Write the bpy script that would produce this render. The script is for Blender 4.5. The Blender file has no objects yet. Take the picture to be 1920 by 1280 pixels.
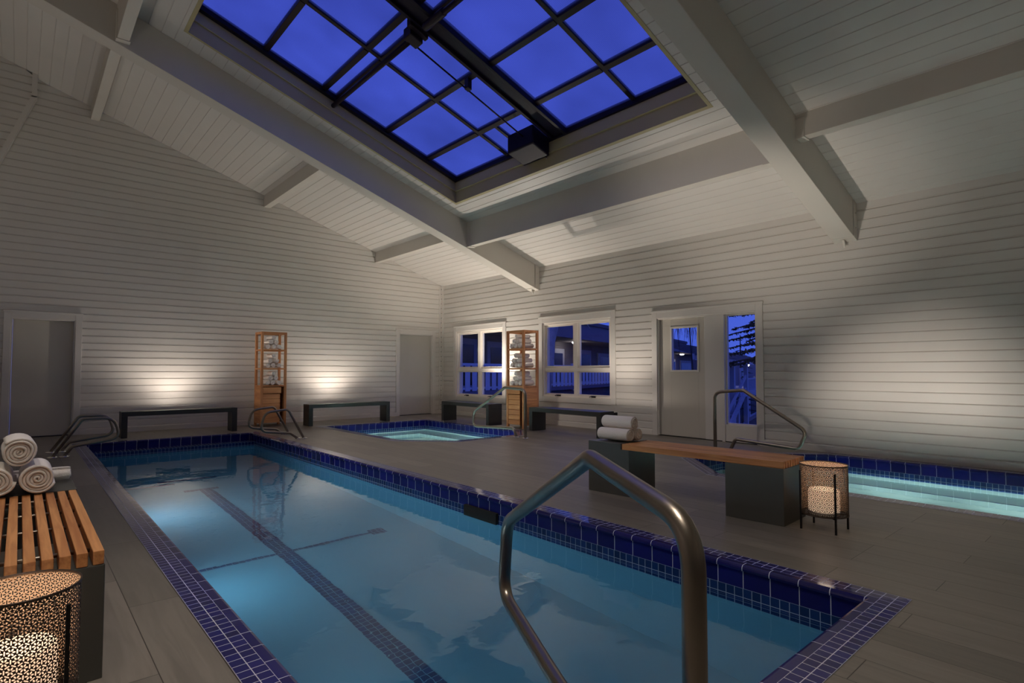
import bpy, bmesh, math, random
from mathutils import Vector, Matrix, Euler
random.seed(7)
S = bpy.context.scene
COL = S.collection
R = math.radians

# ------------------------------------------------------------------ camera, sky, exposure
cam_d = bpy.data.cameras.new('camera'); cam = bpy.data.objects.new('camera', cam_d); COL.objects.link(cam)
cam.location = (0, 0, 1.10)
cam.rotation_euler = (R(90 + 2.2425), 0, R(48.8625 - 90))
cam_d.sensor_fit = 'HORIZONTAL'; cam_d.sensor_width = 36.0
cam_d.lens = 1055.66 / 1920 * 36.0
cam_d.shift_y = 14.1 / 1920
cam_d.clip_start = 0.02; cam_d.clip_end = 300
S.camera = cam
S.view_settings.view_transform = 'Standard'; S.view_settings.look = 'None'
S.view_settings.exposure = 0.0; S.view_settings.gamma = 1.0
S.view_settings.use_curve_mapping = False

def lin(r, g, b):
    f = lambda c: (c / 255) / 12.92 if c / 255 <= 0.04045 else (((c / 255) + 0.055) / 1.055) ** 2.4
    return (f(r), f(g), f(b), 1.0)

world = bpy.data.worlds.new('dusk_sky'); S.world = world; world.use_nodes = True
wn = world.node_tree; wn.nodes.clear()
_o = wn.nodes.new('ShaderNodeOutputWorld'); _b = wn.nodes.new('ShaderNodeBackground')
_t = wn.nodes.new('ShaderNodeTexCoord'); _s = wn.nodes.new('ShaderNodeSeparateXYZ')
_r = wn.nodes.new('ShaderNodeValToRGB'); _n = wn.nodes.new('ShaderNodeTexNoise'); _m = wn.nodes.new('ShaderNodeMixRGB')
_r.color_ramp.elements[0].position = 0.0; _r.color_ramp.elements[0].color = lin(74, 100, 216)
_r.color_ramp.elements[1].position = 0.9; _r.color_ramp.elements[1].color = lin(74, 88, 218)
_n.inputs['Scale'].default_value = 2.2; _n.inputs['Detail'].default_value = 3
_m.blend_type = 'MULTIPLY'; _m.inputs[0].default_value = 0.35
wn.links.new(_t.outputs['Generated'], _s.inputs[0]); wn.links.new(_s.outputs['Z'], _r.inputs[0])
wn.links.new(_t.outputs['Generated'], _n.inputs['Vector'])
wn.links.new(_r.outputs[0], _m.inputs[1]); wn.links.new(_n.outputs['Fac'], _m.inputs[2])
wn.links.new(_m.outputs[0], _b.inputs['Color']); _b.inputs['Strength'].default_value = 1.25
wn.links.new(_b.outputs[0], _o.inputs['Surface'])

WARM = (1.0, 0.885, 0.775)
def light(name, kind, loc, energy, color=WARM, rot=(0, 0, 0), size=0.1, size_y=None, spot=60, blend=0.5):
    d = bpy.data.lights.new(name, kind); d.energy = energy; d.color = color
    if kind == 'AREA':
        d.size = size
        if size_y: d.shape = 'RECTANGLE'; d.size_y = size_y
    elif kind in ('POINT', 'SPOT'):
        d.shadow_soft_size = size
    if kind == 'SPOT': d.spot_size = R(spot); d.spot_blend = blend
    o = bpy.data.objects.new(name, d); COL.objects.link(o); o.location = loc; o.rotation_euler = rot
    return o

# added fill lights, no fixtures: bounce areas out of view, areas and spots high up
AMB = [((1.0, -1.9, 0.9), 5), ((5.6, -2.0, 0.9), 8), ((-1.9, 3.2, 0.9), 17), ((-1.9, 8.6, 0.9), 19)]
for _l, _e in AMB:
    light('bounce_fill', 'AREA', _l, _e, (1.0, 0.90, 0.79), (R(180), 0, 0), 0.6)
def aimed(name, kind, loc, to, e, **k):
    v = Vector(to) - Vector(loc); return light(name, kind, loc, e, k.pop('color', (1.0, 0.90, 0.79)), v.to_track_quat('-Z', 'Z').to_euler(), **k)
for _p, _e, _a in (((0.4, 1.4, 5.6), 29, 80), ((5.6, -0.9, 3.6), 5, 90)):
    light('down_fill', 'AREA', _p, _e, (1.0, 0.90, 0.79), (0, 0, 0), 0.5).data.spread = R(_a)  # added downward fill for the floor, no fixture
aimed('floor_fill_spot', 'SPOT', (-1.1, 6.4, 6.1), (4.6, 6.2, 0), 680, size=0.1, spot=52, blend=1.0)  # added unseen spots from here on, brightening floor, shelves and benches
aimed('shelf_fill_spot', 'SPOT', (-0.9, 5.6, 6.1), (3.84, 11.7, 1.1), 300, size=0.06, spot=13, blend=0.9)
aimed('shelf_fill_spot', 'SPOT', (-0.9, 6.0, 6.1), (7.3, 8.16, 1.1), 230, size=0.06, spot=13, blend=0.9)
aimed('bench_fill_spot', 'SPOT', (-0.9, 4.4, 6.1), (3.7, 2.0, 0.45), 190, size=0.06, spot=36, blend=1.0)
aimed('bench_fill_spot', 'SPOT', (-1.1, 4.6, 6.1), (0.0, 3.5, 0.45), 200, size=0.06, spot=24, blend=1.0)

# ------------------------------------------------------------------ mesh helpers
class MB:
    def __init__(self): self.v = []; self.f = []; self.mi = []; self.uv = []; self.sm = []
    def face(self, idx, mi=0, uv=None, sm=False):
        self.f.append(tuple(idx)); self.mi.append(mi); self.uv.append(uv); self.sm.append(sm)
    def add(self, pts):
        n = len(self.v); self.v += [tuple(p) for p in pts]; return n
    def quad(self, a, b, c, d, mi=0, uv=None):
        n = self.add((a, b, c, d)); self.face((n, n+1, n+2, n+3), mi, uv)
    def box8(self, p, mi=0):
        n = self.add(p)
        for q in ((0,3,2,1), (4,5,6,7), (0,1,5,4), (1,2,6,5), (2,3,7,6), (3,0,4,7)): self.face([n+i for i in q], mi)
        return self
    def box(self, x0, x1, y0, y1, z0, z1, mi=0):
        return self.box8([(x0,y0,z0),(x1,y0,z0),(x1,y1,z0),(x0,y1,z0),(x0,y0,z1),(x1,y0,z1),(x1,y1,z1),(x0,y1,z1)], mi)
    def prism(self, poly, fn, d0, d1, mi=0):
        """poly of 2-D points, fn(a, b, d) -> xyz"""
        k = len(poly); n = self.add([fn(a, b, d0) for a, b in poly] + [fn(a, b, d1) for a, b in poly])
        self.face([n+i for i in range(k)][::-1], mi); self.face([n+k+i for i in range(k)], mi)
        for i in range(k):
            j = (i+1) % k; self.face((n+i, n+j, n+k+j, n+k+i), mi)
        return self
    def tube(self, pts, r, seg=14, mi=0, caps=True):
        pts = [Vector(p) for p in pts]; N = len(pts)
        tg = [(pts[min(i+1, N-1)] - pts[max(i-1, 0)]).normalized() for i in range(N)]
        ref = Vector((0, 0, 1)) if abs(tg[0].z) < 0.9 else Vector((1, 0, 0))
        nrm = (ref - tg[0]*ref.dot(tg[0])).normalized(); base = len(self.v)
        for i in range(N):
            nrm = (nrm - tg[i]*nrm.dot(tg[i])).normalized(); b = tg[i].cross(nrm)
            rr = r[i] if isinstance(r, (list, tuple)) else r
            for k in range(seg):
                a = 2*math.pi*k/seg; self.v.append(tuple(pts[i] + (nrm*math.cos(a) + b*math.sin(a))*rr))
        for i in range(N-1):
            for k in range(seg):
                k2 = (k+1) % seg
                self.face((base+i*seg+k, base+i*seg+k2, base+(i+1)*seg+k2, base+(i+1)*seg+k), mi, None, True)
        if caps:
            self.face([base+k for k in range(seg)][::-1], mi); self.face([base+(N-1)*seg+k for k in range(seg)], mi)
        return self
    def lathe(self, prof, c=(0,0,0), seg=32, mi=0, sm=True, close=False):
        base = len(self.v); M = len(prof)
        for (r, z) in prof:
            for k in range(seg):
                a = 2*math.pi*k/seg; self.v.append((c[0]+r*math.cos(a), c[1]+r*math.sin(a), c[2]+z))
        for i in range(M if close else M-1):
            i2 = (i+1) % M
            for k in range(seg):
                k2 = (k+1) % seg
                self.face((base+i*seg+k, base+i*seg+k2, base+i2*seg+k2, base+i2*seg+k), mi, None, sm)
        if not close:
            self.face([base+k for k in range(seg)][::-1], mi); self.face([base+(M-1)*seg+k for k in range(seg)], mi)
        return self
    def mesh(self, name, mats, inv=None):
        me = bpy.data.meshes.new(name)
        v = self.v if inv is None else [tuple(inv @ Vector(p)) for p in self.v]
        me.from_pydata(v, [], self.f); me.update()
        for m in (mats if isinstance(mats, (list, tuple)) else [mats]): me.materials.append(m)
        me.polygons.foreach_set('material_index', self.mi)
        me.polygons.foreach_set('use_smooth', self.sm)
        if any(u is not None for u in self.uv):
            ul = me.uv_layers.new(name='UVMap'); li = 0
            for f, u in zip(self.f, self.uv):
                for k in range(len(f)):
                    ul.data[li].uv = u[k] if u else (0, 0)
                    li += 1
        return me

def tag(o, label=None, cat=None, group=None, kind=None):
    if label: o['label'] = label
    if cat: o['category'] = cat
    if group: o['group'] = group
    if kind: o['kind'] = kind
    return o
def empty(name, loc=(0,0,0), rz=0.0, label=None, cat=None, group=None, kind=None):
    o = bpy.data.objects.new(name, None); COL.objects.link(o); o.empty_display_size = 0.1
    o.location = loc; o.rotation_euler = (0, 0, rz)
    return tag(o, label, cat, group, kind)
def build(name, mb, mats, parent=None, world=False, bevel=0.0, label=None, cat=None, group=None, kind=None, bseg=2):
    """one mesh object; world=True: the points are world coordinates even when parented"""
    inv = None
    if parent is not None and world:
        M = parent.matrix_basis.copy(); p = parent.parent
        while p: M = p.matrix_basis @ M; p = p.parent
        inv = M.inverted()
    me = mb.mesh(name, mats, inv) if isinstance(mb, MB) else mb
    o = bpy.data.objects.new(name, me); COL.objects.link(o)
    if parent is not None: o.parent = parent
    if bevel:
        md = o.modifiers.new('bevel', 'BEVEL'); md.width = bevel; md.segments = bseg; md.limit_method = 'ANGLE'; md.angle_limit = R(50)
    return tag(o, label, cat, group, kind)
def copy_tree(o, parent=None):
    c = o.copy(); COL.objects.link(c); c.parent = parent
    for ch in list(o.children): copy_tree(ch, c)
    return c
def fillet(pts, rad, n=8):
    """round the corners of a polyline of Vectors"""
    pts = [Vector(p) for p in pts]; out = [pts[0]]
    for i in range(1, len(pts)-1):
        a, b, c = pts[i-1], pts[i], pts[i+1]; u = (a-b).normalized(); w = (c-b).normalized()
        r_ = rad[i-1] if isinstance(rad, (list, tuple)) else rad
        ang = u.angle(w); t = min(r_/max(math.tan(ang/2), 1e-4), (a-b).length*0.49, (c-b).length*0.49)
        p0 = b + u*t; p2 = b + w*t
        for k in range(n+1):
            s = k/n; out.append(p0*(1-s)**2 + b*2*s*(1-s) + p2*s*s)
    out.append(pts[-1])
    return out

# ------------------------------------------------------------------ materials
def mat(name): 
    m = bpy.data.materials.new(name); m.use_nodes = True; return m, m.node_tree, m.node_tree.nodes['Principled BSDF']
def N(nt, t, **kw):
    n = nt.nodes.new(t)
    for k, v in kw.items():
        if k in n.inputs: n.inputs[k].default_value = v
        else: setattr(n, k, v)
    return n
def simple(name, col, rough=0.5, metal=0.0, noise=0.0, nscale=30.0, bump=0.0, coat=0.0, spec=0.5):
    m, nt, p = mat(name)
    p.inputs['Base Color'].default_value = col; p.inputs['Roughness'].default_value = rough; p.inputs['Metallic'].default_value = metal
    p.inputs['Coat Weight'].default_value = coat; p.inputs['Specular IOR Level'].default_value = spec
    if noise or bump:
        tc = N(nt, 'ShaderNodeTexCoord'); nz = N(nt, 'ShaderNodeTexNoise', Scale=nscale, Detail=4.0)
        nt.links.new(tc.outputs['Object'], nz.inputs['Vector'])
        if noise:
            mx = N(nt, 'ShaderNodeMixRGB', blend_type='MULTIPLY'); mx.inputs[0].default_value = 1.0
            mx.inputs[1].default_value = col
            mr = N(nt, 'ShaderNodeMapRange'); mr.inputs[3].default_value = 1-noise; mr.inputs[4].default_value = 1+noise
            nt.links.new(nz.outputs['Fac'], mr.inputs[0]); nt.links.new(mr.outputs[0], mx.inputs[2]); nt.links.new(mx.outputs[0], p.inputs['Base Color'])
        if bump:
            bp = N(nt, 'ShaderNodeBump', Strength=bump); bp.inputs['Distance'].default_value = 0.01
            nt.links.new(nz.outputs['Fac'], bp.inputs['Height']); nt.links.new(bp.outputs[0], p.inputs['Normal'])
    return m
def wood(name, c1, c2, axis=1, fine=60.0, rough=0.45):
    m, nt, p = mat(name)
    tc = N(nt, 'ShaderNodeTexCoord'); mp = N(nt, 'ShaderNodeMapping')
    sc = [fine, fine, fine]; sc[axis] = fine/22; mp.inputs['Scale'].default_value = sc
    nz = N(nt, 'ShaderNodeTexNoise', Scale=1.0, Detail=5.0, Distortion=0.6)
    n2 = N(nt, 'ShaderNodeTexNoise', Scale=0.22, Detail=1.0)
    oi = N(nt, 'ShaderNodeObjectInfo'); ad = N(nt, 'ShaderNodeVectorMath', operation='ADD')
    nt.links.new(tc.outputs['Object'], mp.inputs['Vector']); nt.links.new(mp.outputs[0], ad.inputs[0])
    ml = N(nt, 'ShaderNodeMath', operation='MULTIPLY'); ml.inputs[1].default_value = 37.0
    nt.links.new(oi.outputs['Random'], ml.inputs[0]); nt.links.new(ml.outputs[0], ad.inputs[1])
    nt.links.new(ad.outputs[0], nz.inputs['Vector']); nt.links.new(ad.outputs[0], n2.inputs['Vector'])
    av = N(nt, 'ShaderNodeMath', operation='ADD'); nt.links.new(nz.outputs['Fac'], av.inputs[0]); nt.links.new(n2.outputs['Fac'], av.inputs[1])
    rp = N(nt, 'ShaderNodeMapRange'); rp.inputs[1].default_value = 0.75; rp.inputs[2].default_value = 1.25
    mx = N(nt, 'ShaderNodeMixRGB'); mx.inputs[1].default_value = c1; mx.inputs[2].default_value = c2
    nt.links.new(av.outputs[0], rp.inputs[0]); nt.links.new(rp.outputs[0], mx.inputs[0]); nt.links.new(mx.outputs[0], p.inputs['Base Color'])
    p.inputs['Roughness'].default_value = rough
    return m
def tile(name, col, grout, w, h, mortar=0.0016, rough=0.12, var=0.25, coat=0.4):
    """glazed tile on metre UVs"""
    m, nt, p = mat(name)
    uv = N(nt, 'ShaderNodeUVMap'); br = N(nt, 'ShaderNodeTexBrick', offset=0.0, squash=1.0)
    br.inputs['Scale'].default_value = 1.0; br.inputs['Mortar Size'].default_value = mortar; br.inputs['Mortar Smooth'].default_value = 0.1
    br.inputs['Brick Width'].default_value = w; br.inputs['Row Height'].default_value = h; br.inputs['Bias'].default_value = 0.0
    br.inputs['Color1'].default_value = tuple(c*(1-var) for c in col[:3]) + (1,); br.inputs['Color2'].default_value = tuple(c*(1+var) for c in col[:3]) + (1,)
    br.inputs['Mortar'].default_value = grout
    nt.links.new(uv.outputs[0], br.inputs['Vector']); nt.links.new(br.outputs['Color'], p.inputs['Base Color'])
    rr = N(nt, 'ShaderNodeMapRange'); rr.inputs[3].default_value = rough; rr.inputs[4].default_value = 0.7
    nt.links.new(br.outputs['Fac'], rr.inputs[0]); nt.links.new(rr.outputs[0], p.inputs['Roughness'])
    p.inputs['Specular IOR Level'].default_value = 0.3
    bp = N(nt, 'ShaderNodeBump', invert=True, Strength=0.5); bp.inputs['Distance'].default_value = 0.002
    nt.links.new(br.outputs['Fac'], bp.inputs['Height']); nt.links.new(bp.outputs[0], p.inputs['Normal'])
    return m

M_SIDING = simple('siding_paint', lin(212, 207, 200), 0.42, noise=0.03, nscale=3)
M_CEIL = simple('ceiling_paint', lin(212, 207, 200), 0.45, noise=0.03, nscale=3)
M_BEAM = simple('beam_paint', lin(206, 200, 190), 0.5, noise=0.03, nscale=4, bump=0.05)
M_TRIM = simple('trim_paint', lin(214, 209, 202), 0.4)
M_DOOR = simple('door_paint', lin(196, 190, 178), 0.45)
M_VINYL = simple('window_vinyl', lin(228, 220, 210), 0.35)
M_CURB = simple('curb_paint', lin(176, 164, 124), 0.5)
M_DARKGAP = simple('gap', lin(28, 25, 22), 0.8)
M_STEEL = simple('brushed_steel', lin(150, 140, 128), 0.33, 1.0, noise=0.15, nscale=14)
M_CHROME = simple('chrome', lin(215, 212, 205), 0.12, 1.0)
M_CHAR = simple('charcoal_metal', lin(62, 62, 60), 0.45, 0.35, noise=0.06, nscale=5)
M_PLINTH = simple('plinth_metal', lin(98, 98, 94), 0.42, 0.6, noise=0.05, nscale=6)
M_BLACK = simple('black_metal', lin(22, 20, 18), 0.45, 0.3)
M_FRAME = simple('skylight_metal', lin(34, 24, 34), 0.45, 0.0, spec=0.2)
M_FRAMEB = simple('skylight_gutter', lin(24, 18, 36), 0.45, 0.0, spec=0.15)
M_TOWEL = simple('towel_terry', lin(250, 242, 234), 0.95, noise=0.05, nscale=120, bump=0.35)
M_CEDAR_Y = wood('cedar_slat', lin(222, 158, 100), lin(176, 112, 64), 1)
M_CEDAR_Z = wood('cedar_upright', lin(214, 150, 98), lin(174, 112, 68), 2)
M_CEDAR_X = wood('cedar_rail', lin(216, 152, 98), lin(176, 114, 68), 0)
M_WALLT = simple('lantern_shell', lin(70, 56, 46), 0.45, 0.4)
M_WALLI = simple('lantern_inside', lin(226, 196, 166), 0.6)
GROUT = lin(196, 196, 214)
COBALT = lin(30, 30, 104)
M_MOSAIC = tile('cobalt_mosaic', lin(30, 31, 98), GROUT, 0.0525, 0.0525, 0.0018)
M_NOSE = tile('cobalt_bullnose', lin(28, 28, 94), GROUT, 0.1525, 1.0, 0.0022, 0.1)
M_BAND = tile('cobalt_tile', lin(22, 22, 100), GROUT, 0.1525, 10.0, 0.0022, 0.1)
M_WMOS = tile('waterline_mosaic', lin(34, 62, 120), lin(160, 178, 200), 0.051, 0.051, 0.0022, 0.12)
M_LMOS = tile('pool_waterline_mosaic', lin(22, 46, 100), lin(140, 158, 186), 0.051, 0.051, 0.0020, 0.12)
M_LANE = tile('lane_mosaic', lin(14, 58, 108), lin(96, 150, 178), 0.049, 0.049, 0.0022, 0.3)
M_PLASTER = simple('pool_plaster', lin(92, 154, 182), 0.6, noise=0.05, nscale=1.5)
M_SPAPL = simple('spa_plaster', lin(190, 214, 214), 0.6, noise=0.03, nscale=1.5)

def floor_material():
    m, nt, p = mat('wood_look_plank_tile')
    tc = N(nt, 'ShaderNodeTexCoord'); sp = N(nt, 'ShaderNodeSeparateXYZ'); cb = N(nt, 'ShaderNodeCombineXYZ')
    nt.links.new(tc.outputs['Object'], sp.inputs[0])
    ax = N(nt, 'ShaderNodeMath', operation='ADD'); ax.inputs[1].default_value = 20*0.205 - 0.41 + 0.205
    nt.links.new(sp.outputs['X'], ax.inputs[0]); nt.links.new(sp.outputs['Y'], cb.inputs[0]); nt.links.new(ax.outputs[0], cb.inputs[1])
    br = N(nt, 'ShaderNodeTexBrick', offset=0.37, offset_frequency=3, squash=1.0)
    br.inputs['Scale'].default_value = 1.0; br.inputs['Brick Width'].default_value = 1.21; br.inputs['Row Height'].default_value = 0.205
    br.inputs['Mortar Size'].default_value = 0.0018; br.inputs['Mortar Smooth'].default_value = 0.1
    br.inputs['Color1'].default_value = lin(112, 106, 97); br.inputs['Color2'].default_value = lin(130, 122, 112); br.inputs['Mortar'].default_value = lin(60, 54, 48)
    nt.links.new(cb.outputs[0], br.inputs['Vector'])
    mp = N(nt, 'ShaderNodeMapping'); mp.inputs['Scale'].default_value = (2.2, 26, 1)
    nt.links.new(cb.outputs[0], mp.inputs['Vector'])
    wn_ = N(nt, 'ShaderNodeVectorMath', operation='ADD'); sc = N(nt, 'ShaderNodeVectorMath', operation='SCALE'); sc.inputs['Scale'].default_value = 60.0
    nt.links.new(br.outputs['Color'], sc.inputs[0]); nt.links.new(mp.outputs[0], wn_.inputs[0]); nt.links.new(sc.outputs[0], wn_.inputs[1])
    nz = N(nt, 'ShaderNodeTexNoise', Scale=1.0, Detail=6.0, Distortion=0.9)
    nt.links.new(wn_.outputs[0], nz.inputs['Vector'])
    mr = N(nt, 'ShaderNodeMapRange'); mr.inputs[1].default_value = 0.25; mr.inputs[2].default_value = 0.75; mr.inputs[3].default_value = 0.78; mr.inputs[4].default_value = 1.18
    nt.links.new(nz.outputs['Fac'], mr.inputs[0])
    mx = N(nt, 'ShaderNodeMixRGB', blend_type='MULTIPLY'); mx.inputs[0].default_value = 1.0
    nt.links.new(br.outputs['Color'], mx.inputs[1]); nt.links.new(mr.outputs[0], mx.inputs[2]); nt.links.new(mx.outputs[0], p.inputs['Base Color'])
    rr = N(nt, 'ShaderNodeMapRange'); rr.inputs[3].default_value = 0.36; rr.inputs[4].default_value = 0.5
    nt.links.new(nz.outputs['Fac'], rr.inputs[0]); nt.links.new(rr.outputs[0], p.inputs['Roughness'])
    bp = N(nt, 'ShaderNodeBump', invert=True, Strength=0.4); bp.inputs['Distance'].default_value = 0.002
    nt.links.new(br.outputs['Fac'], bp.inputs['Height']); nt.links.new(bp.outputs[0], p.inputs['Normal'])
    return m
M_FLOOR = floor_material()

def water_material(name, tint, ripple):
    m, nt, p = mat(name); nt.nodes.remove(p); out = nt.nodes['Material Output']
    g = N(nt, 'ShaderNodeBsdfGlass'); g.inputs['Color'].default_value = tint; g.inputs['Roughness'].default_value = 0.0; g.inputs['IOR'].default_value = 1.33
    tc = N(nt, 'ShaderNodeTexCoord'); nz = N(nt, 'ShaderNodeTexNoise', Scale=2.6, Detail=2.0); wv = N(nt, 'ShaderNodeTexNoise', Scale=11.0, Detail=1.0, Distortion=0.8)
    nt.links.new(tc.outputs['Object'], nz.inputs['Vector']); nt.links.new(tc.outputs['Object'], wv.inputs['Vector'])
    ad = N(nt, 'ShaderNodeMath', operation='MULTIPLY_ADD'); ad.inputs[1].default_value = 0.14
    nt.links.new(wv.outputs['Fac'], ad.inputs[0]); nt.links.new(nz.outputs['Fac'], ad.inputs[2])
    bp = N(nt, 'ShaderNodeBump', Strength=ripple); bp.inputs['Distance'].default_value = 0.02
    nt.links.new(ad.outputs[0], bp.inputs['Height']); nt.links.new(bp.outputs[0], g.inputs['Normal']); nt.links.new(g.outputs[0], out.inputs['Surface'])
    return m
M_WATER = water_material('pool_water', (0.90, 0.97, 1.0, 1), 0.16)
M_WATERS = water_material('spa_water', (0.96, 1.0, 1.0, 1), 0.05)

def glass_material(name, tint, refl=1.0):
    m, nt, p = mat(name); nt.nodes.remove(p); out = nt.nodes['Material Output']
    t = N(nt, 'ShaderNodeBsdfTransparent'); t.inputs['Color'].default_value = tint
    g = N(nt, 'ShaderNodeBsdfGlossy'); g.inputs['Roughness'].default_value = 0.02
    lw = N(nt, 'ShaderNodeLayerWeight'); pw = N(nt, 'ShaderNodeMath', operation='POWER'); pw.inputs[1].default_value = 5.0
    fr = N(nt, 'ShaderNodeMath', operation='MULTIPLY_ADD'); fr.inputs[1].default_value = 0.8; fr.inputs[2].default_value = 0.02
    nt.links.new(lw.outputs['Facing'], pw.inputs[0]); nt.links.new(pw.outputs[0], fr.inputs[0])
    mx = N(nt, 'ShaderNodeMixShader'); nt.links.new(fr.outputs[0], mx.inputs[0]); nt.links.new(t.outputs[0], mx.inputs[1]); nt.links.new(g.outputs[0], mx.inputs[2])
    nt.links.new(mx.outputs[0], out.inputs['Surface'])
    return m
M_GLASS = glass_material('window_glass', (0.93, 0.95, 0.97, 1))
def panel_material():
    m, nt, p = mat('fluted_polycarbonate'); nt.nodes.remove(p); out = nt.nodes['Material Output']
    tc = N(nt, 'ShaderNodeTexCoord'); wv = N(nt, 'ShaderNodeTexWave', bands_direction='Y'); wv.inputs['Scale'].default_value = 16.0; wv.inputs['Distortion'].default_value = 0.0
    nz = N(nt, 'ShaderNodeTexNoise', Scale=0.9, Detail=2.0)
    nt.links.new(tc.outputs['Object'], wv.inputs['Vector']); nt.links.new(tc.outputs['Object'], nz.inputs['Vector'])
    a = N(nt, 'ShaderNodeMapRange'); a.inputs[3].default_value = 0.88; a.inputs[4].default_value = 1.0; nt.links.new(wv.outputs['Fac'], a.inputs[0])
    b = N(nt, 'ShaderNodeMapRange'); b.inputs[1].default_value = 0.3; b.inputs[2].default_value = 0.7; b.inputs[3].default_value = 0.82; b.inputs[4].default_value = 1.0; nt.links.new(nz.outputs['Fac'], b.inputs[0])
    ml = N(nt, 'ShaderNodeMath', operation='MULTIPLY'); nt.links.new(a.outputs[0], ml.inputs[0]); nt.links.new(b.outputs[0], ml.inputs[1])
    mc = N(nt, 'ShaderNodeMixRGB', blend_type='MULTIPLY'); mc.inputs[0].default_value = 1.0; mc.inputs[1].default_value = (0.92, 0.92, 0.94, 1); nt.links.new(ml.outputs[0], mc.inputs[2])
    t = N(nt, 'ShaderNodeBsdfTransparent'); tr = N(nt, 'ShaderNodeBsdfTranslucent'); nt.links.new(mc.outputs[0], t.inputs['Color']); nt.links.new(mc.outputs[0], tr.inputs['Color'])
    mx = N(nt, 'ShaderNodeMixShader'); mx.inputs[0].default_value = 0.22
    nt.links.new(t.outputs[0], mx.inputs[1]); nt.links.new(tr.outputs[0], mx.inputs[2]); nt.links.new(mx.outputs[0], out.inputs['Surface'])
    return m
M_PANEL = panel_material()
def emit(name, col, st):
    m, nt, p = mat(name); p.inputs['Base Color'].default_value = col; p.inputs['Emission Color'].default_value = col; p.inputs['Emission Strength'].default_value = st
    return m

# ------------------------------------------------------------------ the room
XW, YW, YB, XL = 8.3, 12.3, -3.2, -3.0
E0, MS = 3.32, 0.33                                   # eave height and roof pitch
def roof_z(x, off=0.0): return E0 + MS*(XW - x) + off
PITCH, PH = 0.125, 0.106                               # siding course and phase

def siding(name, z0, z1, umin, umax, openings, P, mats, side_label, parent=None, kind='structure'):
    """drop siding of real courses; umin/umax are functions of z; P(u, d, z) -> xyz, d into the wall"""
    mb = MB(); segs = []
    k = math.floor((z0 - PH)/PITCH) - 1
    while PH + k*PITCH < z1:
        b = PH + k*PITCH
        segs += [((0.0, b), (0.0, b+0.100)), ((0.0, b+0.100), (0.013, b+0.114)), ((0.013, b+0.114), (0.013, b+0.125)), ((0.013, b+0.125), (0.0, b+0.125))]
        k += 1
    zs = sorted({o[2] for o in openings} | {o[3] for o in openings} | {z0, z1})
    for (d1, a), (d2, b) in segs:
        cuts = [a] + [z for z in zs if a < z < b] + [b]
        for za, zb in zip(cuts[:-1], cuts[1:]) if b > a + 1e-9 else [(a, b)]:
            zm = (za+zb)/2
            if zm < z0 - 1e-6 or zm > z1 + 1e-6: continue
            f = lambda z: d1 if b-a < 1e-9 else d1 + (d2-d1)*(z-a)/(b-a)
            da, db = (d1, d2) if b-a < 1e-9 else (f(za), f(zb))
            iv = [(umin, umax)]
            runs = []; cur = None
            ops = sorted([o for o in openings if o[2] - 1e-6 <= zm <= o[3] + 1e-6])
            left = umin
            for o in ops:
                runs.append((left, (lambda z, c=o[0]: c))); left = (lambda z, c=o[1]: c)
            runs.append((left, umax))
            for l, r in runs:
                l0, l1, r0, r1 = l(za), l(zb), r(za), r(zb)
                if r0 - l0 < 1e-4 and r1 - l1 < 1e-4: continue
                r0 = max(r0, l0); r1 = max(r1, l1)
                mb.quad(P(l0, da, za), P(r0, da, za), P(r1, db, zb), P(l1, db, zb))
    return build(name, mb, mats, parent, label=side_label, cat='wall' if parent is None else None, kind=kind)

W1 = (9.70, 11.74, 0.37, 2.20); W2 = (6.58, 8.62, 0.47, 2.21); D3 = (3.83, 5.78, -0.05, 2.11)
siding('wall_right', 0.0, 3.32, lambda z: YB, lambda z: YW, [(W1[0]+.06, W1[1]-.06, W1[2]+.06, W1[3]-.06), (W2[0]+.06, W2[1]-.06, W2[2]+.06, W2[3]-.06), (D3[0]+.06, D3[1]-.06, -0.1, D3[3]-.06)],
       lambda u, d, z: (XW + d, u, z), M_SIDING, 'long white horizontal-board wall with two windows and the glazed door')
DL = (-0.22, 0.80, -0.05, 2.07); DC = (6.96, 8.10, -0.05, 2.12)
siding('wall_left', 0.0, 8.0, lambda z: XL, lambda z: min(XW, XW - (z - E0)/MS), [(DL[0]+.06, DL[1]-.06, -.1, DL[3]-.06), (DC[0]+.06, DC[1]-.06, -.1, DC[3]-.06)],
       lambda u, d, z: (u, YW + d, z), M_SIDING, 'tall white gable wall of horizontal boards behind the two dark benches')
siding('wall_back', 0.0, 8.0, lambda z: XL, lambda z: min(XW, XW - (z - E0)/MS), [], lambda u, d, z: (u, YB - d, z), M_SIDING, 'white board wall closing the near end of the room')
siding('wall_near', 0.0, roof_z(XL), lambda z: YB, lambda z: YW, [], lambda u, d, z: (XL - d, u, z), M_SIDING, 'white board wall closing the high side of the room')

# the boxed-out upper panel on the gable with its trim boards
def dx(z): return 0.075 if z > 5.66 else 0.075 - (5.66 - z)*0.335
bump = siding('wall_left_panel', 3.6, 6.6, lambda z: XL, lambda z: min(dx(z), XW - (z - E0)/MS), [], lambda u, d, z: (u, YW - 0.16 + d, z), M_SIDING, 'boxed-out board panel high on the gable wall with a slanted lower edge')
mb = MB()
P_ = lambda a, b, d: (a, d, b)
mb.prism([(0.03, 5.64), (0.10, 5.64), (0.10, roof_z(0.10)), (0.03, roof_z(0.03))], P_, YW - 0.18, YW + 0.02)
mb.prism([(0.03, 5.66), (0.10, 5.66), (-0.64, 3.55), (-0.71, 3.55)], P_, YW - 0.18, YW + 0.02)
build('trim_1', mb, M_TRIM, label='slanted white trim board edging the boxed-out gable panel', cat='trim', kind='structure')

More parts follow.
